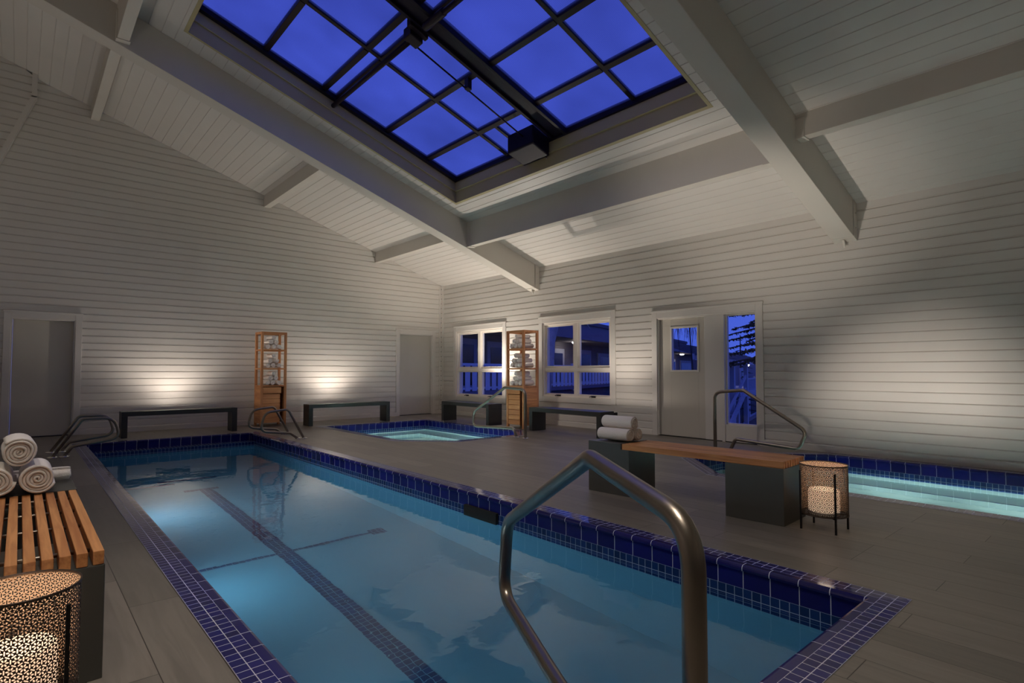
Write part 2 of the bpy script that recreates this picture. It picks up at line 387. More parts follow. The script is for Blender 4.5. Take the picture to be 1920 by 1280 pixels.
# door and window casings, doors, windows ----------------------------------------------------------
def frame_rect(mb, P, u0, u1, z0, z1, w, d0, d1, sides='lrtb', mi=0):
    def bx(a, b, c, e): mb.box8([P(a, d0, c), P(b, d0, c), P(b, d1, c), P(a, d1, c), P(a, d0, e), P(b, d0, e), P(b, d1, e), P(a, d1, e)], mi)
    if 'l' in sides: bx(u0, u0+w, z0, z1)
    if 'r' in sides: bx(u1-w, u1, z0, z1)
    if 't' in sides: bx(u0+w, u1-w, z1-w, z1)
    if 'b' in sides: bx(u0+w, u1-w, z0, z0+w)
def slab(mb, P, u0, u1, z0, z1, d0, d1, mi=0):
    mb.box8([P(u0, d0, z0), P(u1, d0, z0), P(u1, d1, z0), P(u0, d1, z0), P(u0, d0, z1), P(u1, d0, z1), P(u1, d1, z1), P(u0, d1, z1)], mi)
PR = lambda u, d, z: (XW + d, u, z)
PG = lambda u, d, z: (u, YW + d, z)

def window(name, o, label, mid_z=1.13):
    u0, u1, z0, z1 = o; r = empty(name, (XW, (u0+u1)/2, z0), 0, label, 'window', None, 'structure')
    mb = MB(); frame_rect(mb, PR, u0, u1, z0, z1, 0.105, -0.022, 0.05)
    build('casing', mb, M_TRIM, r, True, 0.004)
    mb = MB(); slab(mb, PR, u0-0.01, u1+0.01, z1-0.002, z1+0.03, -0.03, 0.03); build('drip_cap', mb, M_TRIM, r, True, 0.003)
    a, b, c, e = u0+0.10, u1-0.10, z0+0.10, z1-0.10
    mb = MB(); frame_rect(mb, PR, a, b, c, e, 0.05, 0.0, 0.16)
    um = (a+b)/2
    slab(mb, PR, a+0.05, b-0.05, mid_z-0.035, mid_z+0.035, 0.02, 0.14)
    slab(mb, PR, um-0.05, um+0.05, c+0.05, mid_z-0.035, 0.02, 0.14); slab(mb, PR, um-0.05, um+0.05, mid_z+0.035, e-0.05, 0.02, 0.14)
    build('frame', mb, M_VINYL, r, True, 0.004)
    for (x0, x1) in ((a+0.05, um-0.05), (um+0.05, b-0.05)):
        for (y0, y1, top) in ((c+0.05, mid_z-0.035, 0), (mid_z+0.035, e-0.05, 1)):
            mb = MB(); w = 0.042 if top else 0.022
            frame_rect(mb, PR, x0, x1, y0, y1, w, 0.045, 0.085); s = build('sash', mb, M_VINYL, r, True, 0.003)
            mb = MB(); slab(mb, PR, x0+w, x1-w, y0+w, y1-w, 0.062, 0.070); build('pane', mb, M_GLASS, s, True)
    for x in ((a+um)/2-0.02, (um+b)/2-0.02):
        mb = MB(); mb.box(XW-0.012, XW+0.03, x-0.05, x+0.05, c+0.02, c+0.05); mb.tube([(XW-0.005, x-0.02, c+0.04), (XW-0.04, x+0.02, c+0.045), (XW-0.045, x+0.07, c+0.03)], 0.008, 8)
        build('crank_handle', mb, M_BLACK, r, True)
    return r
window('window_1', W1, 'white four-pane window nearest the room corner, left of the slatted shelf')
window('window_2', W2, 'white four-pane window between the slatted shelf and the glazed door')

# exterior door with sidelight
r = empty('door_3', (XW, 4.8, 0), 0, 'white door with small upper window beside a tall glass sidelight', 'door', None, 'structure')
mb = MB(); frame_rect(mb, PR, D3[0], D3[1], 0.0, D3[3], 0.105, -0.022, 0.05, 'lrt'); build('casing', mb, M_TRIM, r, True, 0.004)
mb = MB(); slab(mb, PR, D3[0]-0.01, D3[1]+0.01, D3[3]-0.002, D3[3]+0.03, -0.03, 0.03); build('drip_cap', mb, M_TRIM, r, True, 0.003)
mb = MB(); frame_rect(mb, PR, D3[0]+.095, D3[1]-.095, 0.0, D3[3]-.095, 0.03, 0.0, 0.15, 'lrt')
slab(mb, PR, 4.50, 4.80, 0.0, D3[3]-.125, 0.02, 0.14); slab(mb, PR, 4.45, 4.50, 0.0, D3[3]-.125, -0.005, 0.15)
slab(mb, PR, D3[0]+.125, 4.45, 0.0, 0.27, 0.01, 0.13)
build('frame', mb, M_TRIM, r, True, 0.004)
dl = empty('door_leaf', (0, 0, 0)); dl.parent = r; dl.location = (0, 0, 0)
mb = MB(); a, b, c, e = 4.93, 5.44, 1.10, 1.84
slab(mb, PR, 4.805, a, 0.012, 2.0, 0.055, 0.10); slab(mb, PR, b, 5.65, 0.012, 2.0, 0.055, 0.10); slab(mb, PR, a, b, 0.012, c, 0.055, 0.10); slab(mb, PR, a, b, e, 2.0, 0.055, 0.10)
bpy.data.objects.remove(dl)
leaf = build('door_leaf', mb, M_DOOR, r, True, 0.002)
mb = MB(); frame_rect(mb, PR, a-0.012, b+0.012, c-0.012, e+0.012, 0.03, 0.043, 0.11); build('glazing_bead', mb, M_TRIM, leaf, True, 0.003)
mb = MB(); slab(mb, PR, a+.018, b-.018, c+.018, e-.018, 0.074, 0.082); build('pane', mb, M_GLASS, leaf, True)
mb = MB(); frame_rect(mb, PR, D3[0]+.125, 4.45, 0.27, 1.985, 0.022, 0.05, 0.10); sl = build('sidelight_frame', mb, M_TRIM, r, True, 0.003)
mb = MB(); slab(mb, PR, D3[0]+.147, 4.428, 0.292, 1.963, 0.070, 0.078); build('pane', mb, M_GLASS, sl, True)
mb = MB(); slab(mb, PR, D3[0]+.1, D3[1]-.1, -0.02, 0.012, 0.0, 0.2); build('threshold', mb, M_BLACK, r, True)

def plain_door(name, o, leaf_d, label, mtl):
    r = empty(name, ((o[0]+o[1])/2, YW, 0), 0, label, 'door', None, 'structure')
    mb = MB(); frame_rect(mb, PG, o[0], o[1], 0.0, o[3], 0.095, -0.022, 0.05, 'lrt'); build('casing', mb, M_TRIM, r, True, 0.004)
    mb = MB(); slab(mb, PG, o[0]-.01, o[1]+.01, o[3]-.002, o[3]+0.03, -0.03, 0.03); build('drip_cap', mb, M_TRIM, r, True, 0.003)
    mb = MB(); frame_rect(mb, PG, o[0]+.085, o[1]-.085, 0.0, o[3]-.085, 0.028, 0.0, 0.14, 'lrt'); build('frame', mb, M_TRIM, r, True, 0.003)
    mb = MB(); slab(mb, PG, o[0]+.115, o[1]-.115, 0.012, o[3]-.115, leaf_d, leaf_d+0.045); build('door_leaf', mb, mtl, r, True, 0.002)
    mb = MB(); slab(mb, PG, o[0]+.1, o[1]-.1, -0.02, 0.010, 0.0, 0.2); build('threshold', mb, M_BLACK, r, True)
plain_door('door_1', DL, 0.085, 'plain closed door left on the gable wall behind the stacked towels', M_DOOR)
plain_door('door_2', DC, 0.06, 'plain closed door on the gable wall next to the room corner', M_DOOR)

# corner trim with its shadow-line ends, baseboards
mb = MB(); mb.box(XW-0.045, XW+0.01, YW-0.045, YW+0.01, 0.0, 3.32); mb.box(XW-0.085, XW-0.045, YW-0.012, YW+0.01, 0, 3.32); mb.box(XW-0.012, XW+0.01, YW-0.085, YW-0.045, 0, 3.32)
build('trim_2', mb, M_TRIM, label='narrow white corner trim where the two board walls meet', cat='trim', kind='structure')
mb = MB()  # dark blocks stand in for the shadows at the board ends
for k in range(28):
    z = PH + k*PITCH - 0.012
    if z > 3.25: break
    for q in (0, 1):
        mb.box(XW-0.05, XW-0.044, YW-0.0475, YW-0.041, z, z+0.02) if q else mb.box(XW-0.0475, XW-0.041, YW-0.052, YW-0.046, z, z+0.02)
build('trim_3', mb, M_DARKGAP, label='dark marks for shaded board ends down the corner trim', cat='trim', kind='structure')
mb = MB()
for (y0, y1) in ((YB, D3[0]), (D3[1], YW-0.09)):
    mb.box8([(XW-0.025,y0,0),(XW+.02,y0,0),(XW+.02,y1,0),(XW-0.025,y1,0),(XW-0.025,y0,0.085),(XW+.02,y0,0.105),(XW+.02,y1,0.105),(XW-0.025,y1,0.085)])
build('baseboard_right', mb, M_TRIM, label='white baseboard along the window wall', cat='baseboard', kind='structure')
mb = MB()
for (x0, x1) in ((XL, DL[0]), (DL[1], DC[0]), (DC[1], XW-0.05)):
    mb.box8([(x0,YW-0.025,0),(x1,YW-0.025,0),(x1,YW+.02,0),(x0,YW+.02,0),(x0,YW-0.025,0.085),(x1,YW-0.025,0.085),(x1,YW+.02,0.105),(x0,YW+.02,0.105)])
build('baseboard_left', mb, M_TRIM, label='white baseboard along the gable wall', cat='baseboard', kind='structure')

# ceiling: sloping boards that run along the building, open at the skylight ----------------------------
SKY = (1.55, 5.84, 3.29, 8.23)
def ceiling():
    mb = MB(); w = 0.150; x = XW + 0.05
    while x > XL:
        prof = [(0.0, 0.0), (w-0.010, 0.0), (w-0.008, 0.007), (w-0.002, 0.007), (w, 0.0)]
        for (a, da), (b, db) in zip(prof[:-1], prof[1:]):
            xs = sorted([x-a, x-b] + [s for s in SKY[:2] if x-b < s < x-a], reverse=True)
            for xa, xb in zip(xs[:-1], xs[1:]):
                f = lambda q: da + (db-da)*((x-a)-q)/(b-a)
                runs = [(YB-.05, SKY[2]), (SKY[3], YW+.05)] if SKY[0]-1e-6 <= xb and xa <= SKY[1]+1e-6 else [(YB-.05, YW+.05)]
                for y0, y1 in runs:
                    mb.quad((xa, y0, roof_z(xa, f(xa))), (xa, y1, roof_z(xa, f(xa))), (xb, y1, roof_z(xb, f(xb))), (xb, y0, roof_z(xb, f(xb))))
        x -= w
    return build('ceiling', mb, M_CEIL, label='sloping white board ceiling around the skylight', cat='ceiling', kind='structure')
ceiling()

def RP(x, y, off): return (x, y, roof_z(x, off))
def sbox(mb, x0, x1, y0, y1, o0, o1, mi=0):
    mb.box8([RP(x0,y0,o0), RP(x1,y0,o0), RP(x1,y1,o0), RP(x0,y1,o0), RP(x0,y0,o1), RP(x1,y0,o1), RP(x1,y1,o1), RP(x0,y1,o1)], mi)

def rafter(y0, y1, label):
    r = empty('ceiling_beam', (XW, (y0+y1)/2, 2.8), 0, label, 'beam', None, 'structure')
    mb = MB(); sbox(mb, XL, XW-0.13, y0, y1, -0.50, 0.0); build('timber', mb, M_BEAM, r, True, 0.006)
    mb = MB(); sbox(mb, XW-0.115, XW, y0-0.004, y1+0.004, -0.50, 0.0); bk = build('end_block', mb, M_BEAM, r, True, 0.004)
    mb = MB()
    for z in (-0.16, -0.36):
        for s, y in ((-1, y0), (1, y1)):
            mb.tube([(XW-0.06, y, roof_z(XW-0.06, z)), (XW-0.06, y+s*0.016, roof_z(XW-0.06, z))], 0.012, 8)
    build('bolt', mb, M_BEAM, r, True)
    zb = roof_z(XW-0.06, -0.5)
    mb = MB(); ym = (y0+y1)/2; mb.prism([(0.0, 0.0), (0.09, 0.0), (0.05, -0.06), (0.04, -0.10)], lambda a, b, d: (XW-0.10+a, d, zb+b), ym-0.012, ym+0.012)
    build('bracket', mb, M_BEAM, r, True)
rafter(8.62, 8.89, 'big sloping white beam ending near the room corner, left of the skylight')
rafter(2.56, 2.83, 'big sloping white beam right of the skylight, ending above the door wall')

def purlin(x, y0, y1, drop, label, plates=True, w=0.13):
    r = empty('ceiling_purlin', (x, (y0+y1)/2, roof_z(x, -drop)), 0, label, 'beam', None, 'structure')
    zt = roof_z(x); zb = zt - drop
    mb = MB(); mb.prism([(x, zb), (x+w, zb), (x+w, roof_z(x+w)), (x, zt)], lambda a, b, d: (a, d, b), y0, y1); build('timber', mb, M_BEAM, r, True, 0.004)
    if plates:
        for (a, b) in ((y0, y0+0.09), (y1-0.09, y1)):
            mb = MB(); mb.box(x-0.012, x+w+0.012, a, b, zb-0.012, zb+drop*0.8); build('hanger', mb, M_BEAM, r, True, 0.003)
purlin(6.39, 2.83, 8.62, 0.47, 'deep white cross beam just below the skylight')
purlin(0.82, 2.83, 8.62, 0.47, 'white cross beam at the very top above the skylight')
purlin(6.37, 8.89, YW, 0.25, 'lowest short cross beam between gable wall and big beam', False)
purlin(3.79, 8.89, YW, 0.25, 'middle short cross beam between gable wall and big beam', False)
purlin(0.83, 8.89, YW, 0.23, 'highest short cross beam between gable wall and big beam', False)
purlin(6.42, YB, 2.56, 0.26, 'white cross beam on the far right of the skylight beam')

# ------------------------------------------------------------------ skylight
sk = empty('skylight', (3.7, 5.76, roof_z(3.7)), 0, 'large sloping skylight of dark-framed fluted panels showing dusk sky', 'skylight', None, 'structure')
mb = MB(); t = 0.045
sbox(mb, SKY[0]-t, SKY[1]+t, SKY[2]-t, SKY[2], -0.005, 0.35); sbox(mb, SKY[0]-t, SKY[1]+t, SKY[3], SKY[3]+t, -0.005, 0.35)
sbox(mb, SKY[0]-t, SKY[0], SKY[2], SKY[3], -0.005, 0.35); sbox(mb, SKY[1], SKY[1]+t, SKY[2], SKY[3], -0.005, 0.35)
build('curb', mb, M_CURB, sk, True)
mb = MB(); t = 0.025
sbox(mb, SKY[0], SKY[1], SKY[3]-t, SKY[3]-.001, 0.19, 0.345); sbox(mb, SKY[0], SKY[1], SKY[2]+.001, SKY[2]+t, 0.19, 0.345); sbox(mb, SKY[1]-t, SKY[1]-.001, SKY[2]+t, SKY[3]-t, 0.19, 0.345); sbox(mb, SKY[0]+.001, SKY[0]+t, SKY[2]+t, SKY[3]-t, 0.19, 0.345)
build('curb_liner', mb, M_CURB, sk, True, 0.003)
mb = MB(); t = 0.10
sbox(mb, SKY[0]-.04, SKY[1]+.04, SKY[3]-t, SKY[3]+.04, 0.345, 0.45); sbox(mb, SKY[0]-.04, SKY[1]+.04, SKY[2]-.04, SKY[2]+0.03, 0.345, 0.45)
sbox(mb, SKY[0]-.04, SKY[0]+0.05, SKY[2]+0.03, SKY[3]-t, 0.345, 0.45); sbox(mb, SKY[1]-0.05, SKY[1]+.04, SKY[2]+0.03, SKY[3]-t, 0.345, 0.45)
build('perimeter_frame', mb, M_FRAMEB, sk, True, 0.004)
mb = MB(); sbox(mb, SKY[0]+.05, SKY[1]-.05, 5.49, 5.70, 0.38, 0.46); sbox(mb, SKY[0]+.05, SKY[1]-.05, 5.45, 5.50, 0.34, 0.46); sbox(mb, SKY[0]+.05, SKY[1]-.05, 5.70, 5.75, 0.34, 0.46)
build('center_rail', mb, M_FRAMEB, sk, True, 0.004)
XB = [2.50, 3.35, 3.58, 4.41, 5.20]
cells = []
for (ya, yb, ym) in ((SKY[2]+.03, 5.45, 4.28), (5.75, SKY[3]-.10, 6.74)):
    mb = MB(); sbox(mb, SKY[0]+.05, SKY[1]-.05, ym-0.03, ym+0.03, 0.395, 0.45); build('long_bar', mb, M_FRAME, sk, True, 0.003)
    for x in XB:
        hw = 0.035 if x != 3.58 else 0.05
        for (p, q) in ((ya, ym-0.03), (ym+0.03, yb)):
            mb = MB(); sbox(mb, x-hw, x+hw, p, q, 0.385, 0.45); build('cross_bar', mb, M_FRAME, sk, True, 0.003)
    edges = [SKY[0]+.05] + sum([[x-(0.035 if x != 3.58 else .05), x+(0.035 if x != 3.58 else .05)] for x in XB], []) + [SKY[1]-.05]
    for i in range(0, len(edges), 2):
        for (p, q) in ((ya, ym-0.03), (ym+0.03, yb)):
            mb = MB(); sbox(mb, edges[i], edges[i+1], p, q, 0.415, 0.431); build('pane', mb, M_PANEL, sk, True)
mb = MB(); sbox(mb, 5.23, SKY[1]-.05, 6.345, 6.395, 0.39, 0.445); build('short_bar', mb, M_FRAME, sk, True, 0.003)
mb = MB(); mb.tube([RP(3.52, 5.95, 0.27), RP(3.52, SKY[3]-.02, 0.27)], 0.035, 12); mb.tube([RP(3.52, 5.2, 0.27), RP(3.52, SKY[2]+.03, 0.27)], 0.035, 12); build('drive_tube', mb, M_FRAME, sk, True)
mb = MB(); mb.tube([RP(3.55, 5.96, 0.28), RP(5.60, 6.02, 0.28)], 0.011, 8); build('pull_rod', mb, M_FRAME, sk, True)
mb = MB(); sbox(mb, 4.38, 4.44, 5.90, 5.98, 0.25, 0.39); build('rod_guide', mb, M_FRAME, sk, True)
mb = MB(); sbox(mb, 3.44, 3.62, 5.80, 5.97, 0.24, 0.37); sbox(mb, 3.40, 3.66, 5.74, 5.82, 0.30, 0.40); mb.tube([RP(3.52, 5.6, 0.28), RP(3.52, 5.2, 0.28)], 0.05, 12); build('gearbox', mb, M_FRAME, sk, True, 0.012)
mb = MB(); sbox(mb, 5.46, 5.80, 5.80, 6.36, 0.12, 0.40); mo = build('motor_housing', mb, M_FRAMEB, sk, True, 0.02)
mb = MB(); mb.tube([RP(5.80, 5.9, 0.17), RP(5.86, 5.9, 0.13), (5.88, 5.88, roof_z(5.88, 0.02))], 0.012, 8); build('cable', mb, M_CHROME, mo, True)

# ------------------------------------------------------------------ floor and pools
def offset_poly(poly, d):
    n = len(poly); out = []
    for i in range(n):
        a, b, c = Vector(poly[i-1]), Vector(poly[i]), Vector(poly[(i+1) % n])
        e1 = (b-a).normalized(); e2 = (c-b).normalized(); n1 = Vector((e1.y, -e1.x)); n2 = Vector((e2.y, -e2.x))
        m = (n1+n2); m = m/m.length; out.append(tuple(b + m*(d/max(m.dot(n1), 0.2))))
    return out
def fill(loops, z, mi=0):
    bm = bmesh.new(); ed = []
    for lp in loops:
        vs = [bm.verts.new((x, y, z)) for x, y in lp]
        ed += [bm.edges.new((vs[i], vs[(i+1) % len(vs)])) for i in range(len(vs))]
    bmesh.ops.triangle_fill(bm, edges=ed, use_beauty=True, use_dissolve=False)
    bm.verts.index_update(); mb = MB(); mb.add([v.co for v in bm.verts])
    for f in bm.faces: mb.face([v.index for v in f.verts], mi)
    bm.free(); return mb
LAP = [(0.775, 0.965), (3.10, 0.965), (3.10, 10.63), (0.775, 10.63)]
SPA = [(5.20, 7.33), (6.45, 7.33), (6.90, 7.85), (6.90, 10.86), (4.61, 10.86), (4.61, 7.98)]
PLG = [(5.69, -2.4), (8.03, -2.4), (8.03, 2.87), (7.07, 3.83), (6.40, 3.83), (5.69, 3.12)]
CW = 0.158
outers = [offset_poly(p, CW) for p in (LAP, SPA, PLG)]
mb = fill([[(XL, YB), (XW+.2, YB), (XW+.2, YW+.2), (XL, YW+.2)]] + outers, 0.0)
build('floor', mb, M_FLOOR, label='grey wood-look plank floor around the pools', cat='floor', kind='structure')

def pool(name, poly, depth, wz, label, cat, plaster, watermat, bench=None, ledge=None, tileh=0.10):
    cx = sum(p[0] for p in poly)/len(poly); cy = sum(p[1] for p in poly)/len(poly)
    r = empty(name, (cx, cy, 0), 0, label, cat)
    n = len(poly); o1 = offset_poly(poly, CW); o2 = offset_poly(poly, 0.053); rin = poly; face = offset_poly(poly, 0.012)
    cop = MB(); band = MB(); mos = MB(); basin = MB()
    for i in range(n):
        j = (i+1) % n; L = (Vector(poly[j])-Vector(poly[i])).length; e = (Vector(poly[j])-Vector(poly[i])).normalized()
        base = Vector(poly[i])
        def uu(p): return (Vector(p)-base).dot(e)
        # outer mosaics (two rows)
        A, B, C, D = o1[i], o1[j], o2[j], o2[i]
        cop.quad((*A, 0.003), (*B, 0.003), (*C, 0.005), (*D, 0.005), 0, [(uu(A), 0.0), (uu(B), 0.0), (uu(C), 0.105), (uu(D), 0.105)])
        cop.quad((*A, 0.003), (*B, 0.003), (*B, -0.06), (*A, -0.06), 0, [(0, 0)]*4)
        # bullnose: flat, then rounded down
        prof = [(0.053, 0.005), (0.018, 0.005), (0.008, 0.002), (0.001, -0.006), (-0.002, -0.016), (0.0, -0.028), (0.012, -0.028)]
        for (a, za), (b, zb) in zip(prof[:-1], prof[1:]):
            pa, pb = offset_poly(poly, a), offset_poly(poly, b); va = 0.02 + (0.053 - a) - za*0.5; vb = 0.02 + (0.053 - b) - zb*0.5
            cop.quad((*pa[i], za), (*pa[j], za), (*pb[j], zb), (*pb[i], zb), 1, [(uu(pa[i]), va), (uu(pa[j]), va), (uu(pb[j]), vb), (uu(pb[i]), vb)])
        led = ledge if ledge and ledge[0] == i else None
        f = face; zt = -0.028; zb = zt - tileh
        band.quad((*f[i], zt), (*f[j], zt), (*f[j], zb), (*f[i], zb), 0, [(uu(f[i]), .2), (uu(f[j]), .2), (uu(f[j]), .2+tileh), (uu(f[i]), .2+tileh)])
        if led:
            g = [Vector(f[i]), Vector(f[j])]; nrm = Vector((-e.y, e.x)); w = led[1]; g2 = [q + nrm*w for q in g]
            mos.quad((*g[0], zb), (*g[1], zb), (*g2[1], zb), (*g2[0], zb), 0, [(0, 0), (L, 0), (L, w), (0, w)])
            zc = zb - 0.153
            mos.quad((*g2[0], zb), (*g2[1], zb), (*g2[1], zc), (*g2[0], zc), 0, [(0, 0), (L, 0), (L, .153), (0, .153)])
            basin.quad((*g2[0], zc), (*g2[1], zc), (*g2[1], -depth), (*g2[0], -depth))
        else:
            zc = zb - 0.153
            mos.quad((*f[i], zb), (*f[j], zb), (*f[j], zc), (*f[i], zc), 0, [(uu(f[i]), 0), (uu(f[j]), 0), (uu(f[j]), .153), (uu(f[i]), .153)])
            basin.quad((*f[i], zc), (*f[j], zc), (*f[j], -depth), (*f[i], -depth))
    fl = fill([face], -depth); k = len(basin.v); basin.v += fl.v
    for q in fl.f: basin.face([k+x for x in q])
    build('coping', cop, [M_MOSAIC, M_NOSE], r, True)
    build('tile_band', band, M_BAND, r, True); build('waterline_mosaic', mos, M_WMOS if bench else M_LMOS, r, True)
    build('basin', basin, plaster, r, True)
    w = fill([face], wz); build('water', w, watermat, r, True)
    if bench:
        bw, bz = bench; inn = offset_poly(poly, -bw); bb = MB(); tr = MB()
        for i in range(n):
            j = (i+1) % n
            bb.quad((*face[i], bz), (*face[j], bz), (*inn[j], bz), (*inn[i], bz)); bb.quad((*inn[i], bz), (*inn[j], bz), (*inn[j], -depth), (*inn[i], -depth))
            i2 = offset_poly(poly, -bw+0.02)
            tr.quad((*inn[i], bz+.002), (*inn[j], bz+.002), (*i2[j], bz+.002), (*i2[i], bz+.002))
        build('bench_seat', bb, plaster, r, True); build('bench_edge_tile', tr, M_EDGE, r, True)
    return r
M_EDGE = simple('edge_tile', lin(22, 40, 110), 0.3)
DEPTH = 1.20
lap = pool('lap_pool', LAP, DEPTH, -0.185, 'long rectangular lap pool with cobalt tiled rim in the foreground', 'pool', M_PLASTER, M_WATER, None, (2, 0.24))
spa = pool('hot_tub', SPA, 1.0, -0.195, 'small bright hot tub with cobalt rim in the far corner', 'hot tub', M_SPAPL, M_WATERS, (0.42, -0.50))
plg = pool('plunge_pool', PLG, 1.05, -0.195, 'bright tiled pool at the right edge along the window wall', 'pool', M_SPAPL, M_WATERS, (0.45, -0.50))

def flat_tiles(name, rects, z, parent, m):
    mb = MB()
    for (x0, x1, y0, y1) in rects:
        mb.quad((x0, y0, z), (x1, y0, z), (x1, y1, z), (x0, y1, z), 0, [(x0-rects[0][0], y0), (x1-rects[0][0], y0), (x1-rects[0][0], y1), (x0-rects[0][0], y1)])
    return build(name, mb, m, parent, True)
flat_tiles('lane_line', [(1.725, 1.872, 0.977, 7.90), (1.56, 1.955, 7.90, 8.0)], -DEPTH+0.004, lap, M_LANE)
flat_tiles('cross_line', [(0.787, 2.62, 5.08, 5.13), (2.62, 2.767, 5.03, 5.18)], -DEPTH+0.006, lap, M_LANE)
mb = MB(); mb.box(1.04, 1.56, 8.46, 8.52, -DEPTH, -DEPTH+0.006); mb.box(1.40, 2.10, 8.66, 8.72, -DEPTH, -DEPTH+0.006)
build('step_edge_tile', mb, M_EDGE, lap, True)
# skimmer mouth on the right-hand wall of the lap pool
mb = MB(); mb.box(3.083, 3.14, 3.74, 4.20, -0.27, -0.115); build('skimmer_mouth', mb, M_DARKGAP, lap, True)
# underwater lamps: round lens set in the walls, and the lamps' light
POOL_C = (0.70, 0.92, 1.0)
def pool_lamp(x, y, z, ax, e, parent, col=POOL_C, spread=180):
    mb = MB()
    d = Vector(ax).normalized(); p = Vector((x, y, z)); mb.tube([p, p + d*0.02], 0.10, 20); build('underwater_lamp', mb, emit('lamp_lens', (0.8, 0.95, 1, 1), 1.0) if 'lamp_lens' not in bpy.data.materials else bpy.data.materials['lamp_lens'], parent, True)
    l = light('underwater_light', 'AREA', p + d*0.04, e, col, d.to_track_quat('-Z', 'Z').to_euler(), 0.2); l.data.spread = R(spread); return l
for (x, y, z, ax, e) in ((0.787, 2.6, -0.62, (1, 0, 0), 3), (0.787, 4.6, -0.62, (1, 0, 0), 8), (0.787, 6.9, -0.62, (1, 0, 0), 11)):
    pool_lamp(x, y, z, ax, e, lap)
SPA_C = (0.78, 1.0, 0.96)
pool_lamp(4.63, 9.4, -0.36, (1, 0, -.55), 26, spa, SPA_C); pool_lamp(5.8, 7.35, -0.36, (0, 1, -.55), 30, spa, SPA_C)
for _y in (2.5, 1.5, 0.5, -0.5): pool_lamp(5.71, _y, -0.30, (1, 0, -.10), 6.5, plg, SPA_C, 55)

# ------------------------------------------------------------------ handrails
def rail(name, origin, direction, prof, label, rad=0.0, r=0.0238, feet=None, group=None, fr=None):
    u = Vector((direction[0], direction[1], 0)).normalized(); o = empty(name, origin, 0, label, 'handrail', group)
    pts = [Vector((u.x*s, u.y*s, z)) for s, z in prof]
    pts = fillet(pts, fr or 0.12, 8)
    mb = MB(); mb.tube(pts, r, 20); build('tube', mb, M_STEEL, o)
    for s in (prof[0][0], prof[-1][0]):
        mb = MB(); c = (u.x*s, u.y*s, 0.001); mb.lathe([(0.056, 0), (0.056, 0.006), (0.045, 0.014), (0.027, 0.018)], c, 24); build('base_flange', mb, M_CHROME, o)
    return o
th = R(23.5); FR = [(0.0, 0.0), (0.0, 0.80), (0.46, 0.865), (1.22, 0.50), (1.27, 0.20), (0.80, 0.155), (0.24, 0.11), (0.17, 0.0)]
rail('pool_handrail', (0.99, 0.60, 0), (math.sin(th), math.cos(th)), FR, 'large steel handrail curving over the near end of the lap pool', fr=[0.11, 0.05, 0.13, 0.09, 0.3, 0.05])
rail('pool_handrail', (6.25, 6.82, 0), (0, 1), [(0, 0), (0, 0.80), (0.52, 0.82), (1.40, 0.36), (1.40, 0.10), (0.30, 0.145), (0.22, 0.0)], 'steel handrail standing at the near edge of the corner hot tub', fr=[0.14, 0.07, 0.13, 0.11, 0.06])
rail('pool_handrail', (7.45, 4.15, 0), (0, -1), [(0, 0), (0, 0.80), (0.42, 0.84), (1.24, 0.34), (1.14, 0.115), (0.30, 0.165), (0.22, 0.0)], 'steel handrail in front of the glazed door, behind the wood bench', fr=[0.12, 0.07, 0.11, 0.10, 0.06])
LOW = [(0, 0), (0.30, 0.475), (0.64, 0.475), (0.71, 0.20), (0.20, 0.125), (0.115, 0.0)]
rail('pool_grab_rail', (0.335, 9.25, 0), (1, 0), LOW, 'nearer low looped steel rail at the far left pool edge', r=0.019, fr=[0.08, 0.16, 0.11, 0.06])
rail('pool_grab_rail', (0.335, 9.85, 0), (1, 0), LOW, 'farther low looped steel rail at the far left pool edge', r=0.019, fr=[0.08, 0.16, 0.11, 0.06])
LOW2 = [(0, 0), (-0.26, 0.485), (-0.62, 0.45), (-0.69, 0.155), (-0.22, 0.10), (-0.09, 0.0)]
rail('pool_grab_rail', (3.53, 9.22, 0), (1, 0), LOW2, 'nearer looped steel rail on the deck by the towel shelf between dark benches', r=0.019, fr=[0.08, 0.16, 0.11, 0.06])
rail('pool_grab_rail', (3.57, 10.0, 0), (1, 0), LOW2, 'farther looped steel rail close to the towel shelf between dark benches', r=0.019, fr=[0.08, 0.16, 0.11, 0.06])

